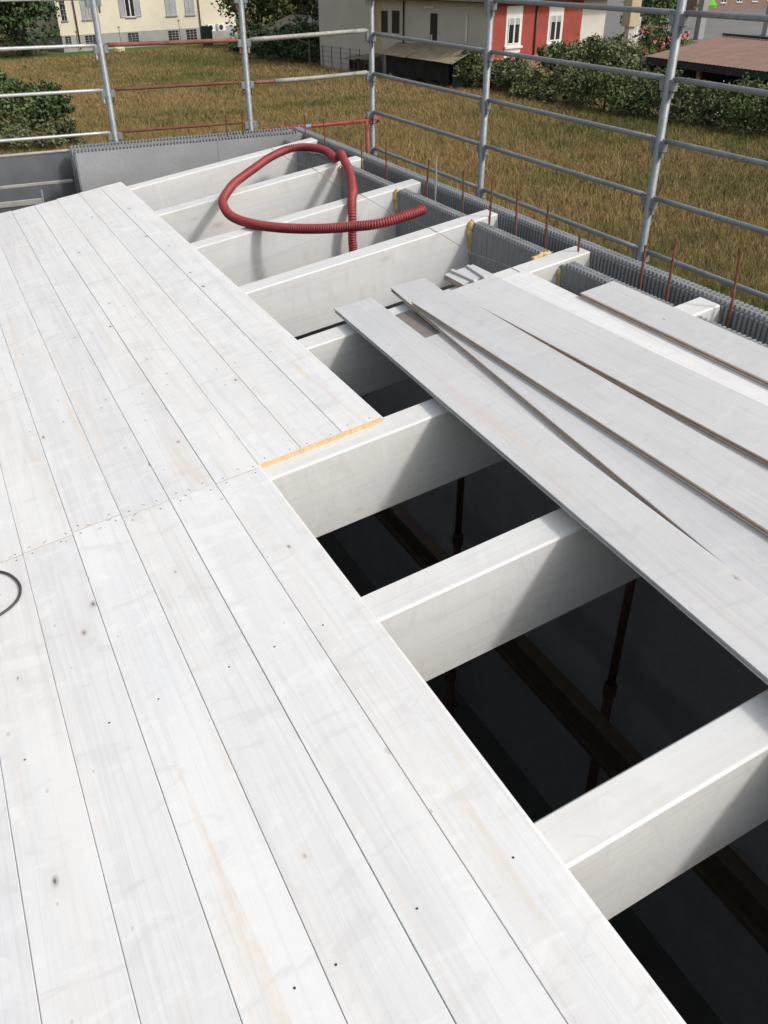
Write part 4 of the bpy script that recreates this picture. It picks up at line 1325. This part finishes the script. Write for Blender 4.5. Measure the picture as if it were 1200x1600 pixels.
plant("leafy_tree", (8.7, 79.8, 0), [(0, 0, 2.4, 2.6, 2.6, 2.0), (-1.6, .4, 3.4, 2.2, 2.2, 1.9), (1.2, 0, 3.6, 1.9, 1.9, 1.7), (-.2, 0, 5.0, 2.0, 2.0, 1.5), (-3.6, .6, 2.6, 2.0, 2.0, 2.2)], 9000, .16, LM['dark'], 1,
      "dark green leafy tree at the upper left beside the cream house", "tree", trunk=(2.4, .16))
plant("leafy_tree", (27.0, 76.5, 0), [(0, 0, 2.6, 2.2, 2.2, 2.1), (.9, 0, 4.4, 2.0, 2.0, 1.8), (-1.1, 0, 3.8, 1.7, 1.7, 1.6), (.2, 0, 5.8, 1.8, 1.8, 1.4)], 7000, .16, LM['mid'], 2,
      "mid green tree next to the right end of the cream house", "tree", "trees between the two houses", trunk=(2.6, .15))
plant("leafy_tree", (29.3, 72.6, 0), [(0, 0, 3.2, 2.1, 2.1, 2.0), (.8, 0, 4.9, 1.9, 1.9, 1.7), (-1.0, 0, 4.4, 1.5, 1.5, 1.5)], 6000, .15, LM['olive'], 3,
      "lighter olive green tree in the middle of the trees between the houses", "tree", "trees between the two houses", trunk=(3, .15))
plant("leafy_tree", (31.6, 69.5, 0), [(0, 0, 3.0, 2.3, 2.3, 2.4), (.6, 0, 5.2, 2.0, 2.0, 1.9), (-1.0, .3, 4.4, 1.6, 1.6, 1.6)], 7000, .16, LM['mid'], 4,
      "green tree touching the left edge of the grey house", "tree", "trees between the two houses", trunk=(3, .15))
for i, (x, y, r, h, lab) in enumerate([(25.4, 70.6, 1.5, 2.0, "left of the garden hut"), (24.9, 66.9, 1.7, 1.9, "before the garden hut"), (25.9, 63.9, 1.5, 2.9, "right of the hut"), (24.7, 73.4, 1.1, 1.1, "furthest left, below the mid green tree")]):
    plant("dark_shrub", (x, y, 0), [(0, 0, h*.45, r, r, h*.5), (.3*r, 0, h*.8, r*.6, r*.6, h*.3), (-.5*r, 0, h*.6, r*.6, r*.6, h*.4)], 3200, .11, LM['dark'], 20+i,
          "dark shrub at the meadow's far edge, " + lab, "shrub", "dark shrubs at the meadow's far edge")
plant("wild_bush", (2.6, 42.0, 0), [(0, 0, 1.0, 2.0, 1.8, 1.15), (-1.4, .3, 1.5, 1.4, 1.4, 1.1), (1.0, .2, 1.5, .9, .9, .8)], 8500, .095, LM['mid'], 31,
      "large green bush at the left edge, behind the bright rails", "bush")
plant("wild_bush", (5.15, 43.2, 0), [(0, 0, .9, .8, .8, .8), (.2, 0, 1.35, .65, .65, .55)], 3200, .09, LM['dark'], 32,
      "smaller dark bush right of the large green bush at left", "bush")
plant("wild_bush", (4.0, 38.8, 0), [(0, 0, .45, 1.4, .9, .5), (1.0, 0, .5, .8, .6, .5), (-1.3, .0, .5, 1.0, .7, .5)], 3400, .085, LM['weed'], 33,
      "low yellowish green bush just above the dark sheet at left", "bush")
plant("wild_bush", (3.4, 55.5, 0), [(0, 0, .4, 2.6, 1.5, .45), (-2.2, .5, .5, 2.0, 1.5, .5)], 3600, .10, LM['weed'], 34,
      "low loose green weeds at the left edge halfway up the meadow", "bush")
hl = [(29.0, 46.2, 1.0, 1.9, 'weed', "first at the corner of the red house"), (30.3, 43.9, 1.2, 1.75, 'weed', "second from the red house corner"), (29.7, 41.3, 1.15, 1.35, 'olive', "third, below the red windows"),
      (30.6, 38.9, 1.3, 1.8, 'weed', "fourth, in the middle of the row"), (30.4, 36.3, 1.35, 1.95, 'mid', "fifth, left of the near scaffold post"), (31.0, 33.7, 1.45, 2.0, 'mid', "sixth, behind the near scaffold post"),
      (31.2, 31.2, 1.3, 1.6, 'weed', "seventh, right of the near scaffold post"), (31.9, 28.6, 1.5, 1.9, 'mid', "eighth, at the right edge of the picture"), (32.4, 26.0, 1.4, 2.1, 'mid', "last, beyond the right edge of the picture")]
for i, (x, y, r, h, mt, lab) in enumerate(hl):
    fl_ = ('white', 110, .035) if mt == 'mid' else None
    plant("hedge_shrub", (x, y, 0), [(0, 0, h*.42, r, r*1.05, h*.48), (.2, .5*r, h*.75, r*.6, r*.6, h*.3), (-.3, -.5*r, h*.68, r*.65, r*.65, h*.34)], 4600, .085, LM[mt], 50+i,
          "hedge shrub along the meadow's right edge, " + lab, "shrub", "shrubs of the right hand hedge", flowers=fl_)
for i, (x, y, r, h, lab) in enumerate([(33.6, 43.2, 1.5, 2.6, "left one, below the red wall's right window"), (35.6, 42.3, 1.6, 2.7, "right one, beside the pillar")]):
    plant("fruit_tree", (x, y, 0), [(0, 0, h*.6, r, r, h*.3), (.5*r, 0, h*.8, r*.6, r*.6, h*.2), (-.6*r, 0, h*.72, r*.6, r*.6, h*.22)], 5000, .10, LM['weed'], 70+i,
          "low spreading olive green tree behind the hedge, " + lab, "tree", "low trees behind the hedge", trunk=(h*.6, .10))
for i, (x, y, r, h, lab) in enumerate([(51.0, 56.4, .95, 1.9, "left one, next to the pillar"), (54.0, 57.2, 1.0, 1.5, "right one, before the small tree")]):
    plant("rose_bush", (x, y, 0), [(0, 0, h*.5, r, r, h*.5), (.3, 0, h*.8, r*.7, r*.7, h*.3)], 1500, .10, LM['mid'], 80+i,
          "rose bush full of pink flowers, " + lab, "rose bush", "pink rose bushes", flowers=('pink', 330, .10))
plant("leafy_tree", (60.5, 66.6, 0), [(0, 0, 2.6, 1.9, 1.9, 1.6), (.6, 0, 3.8, 1.5, 1.5, 1.2), (-.9, 0, 3.2, 1.2, 1.2, 1.1)], 3600, .15, LM['mid'], 90, "small round green tree behind the roses", "tree", trunk=(2.4, .12))
plant("leafy_tree", (57.2, 65.0, 0), [(0, 0, 2.6, 1.5, 1.5, 1.5), (-.3, 0, 3.8, 1.1, 1.1, 1.0)], 1500, .14, LM['dark'], 91, "sparse dark small tree in front of the white gate", "tree", trunk=(2.4, .10), shell=.7)

shade_smooth_tubes()
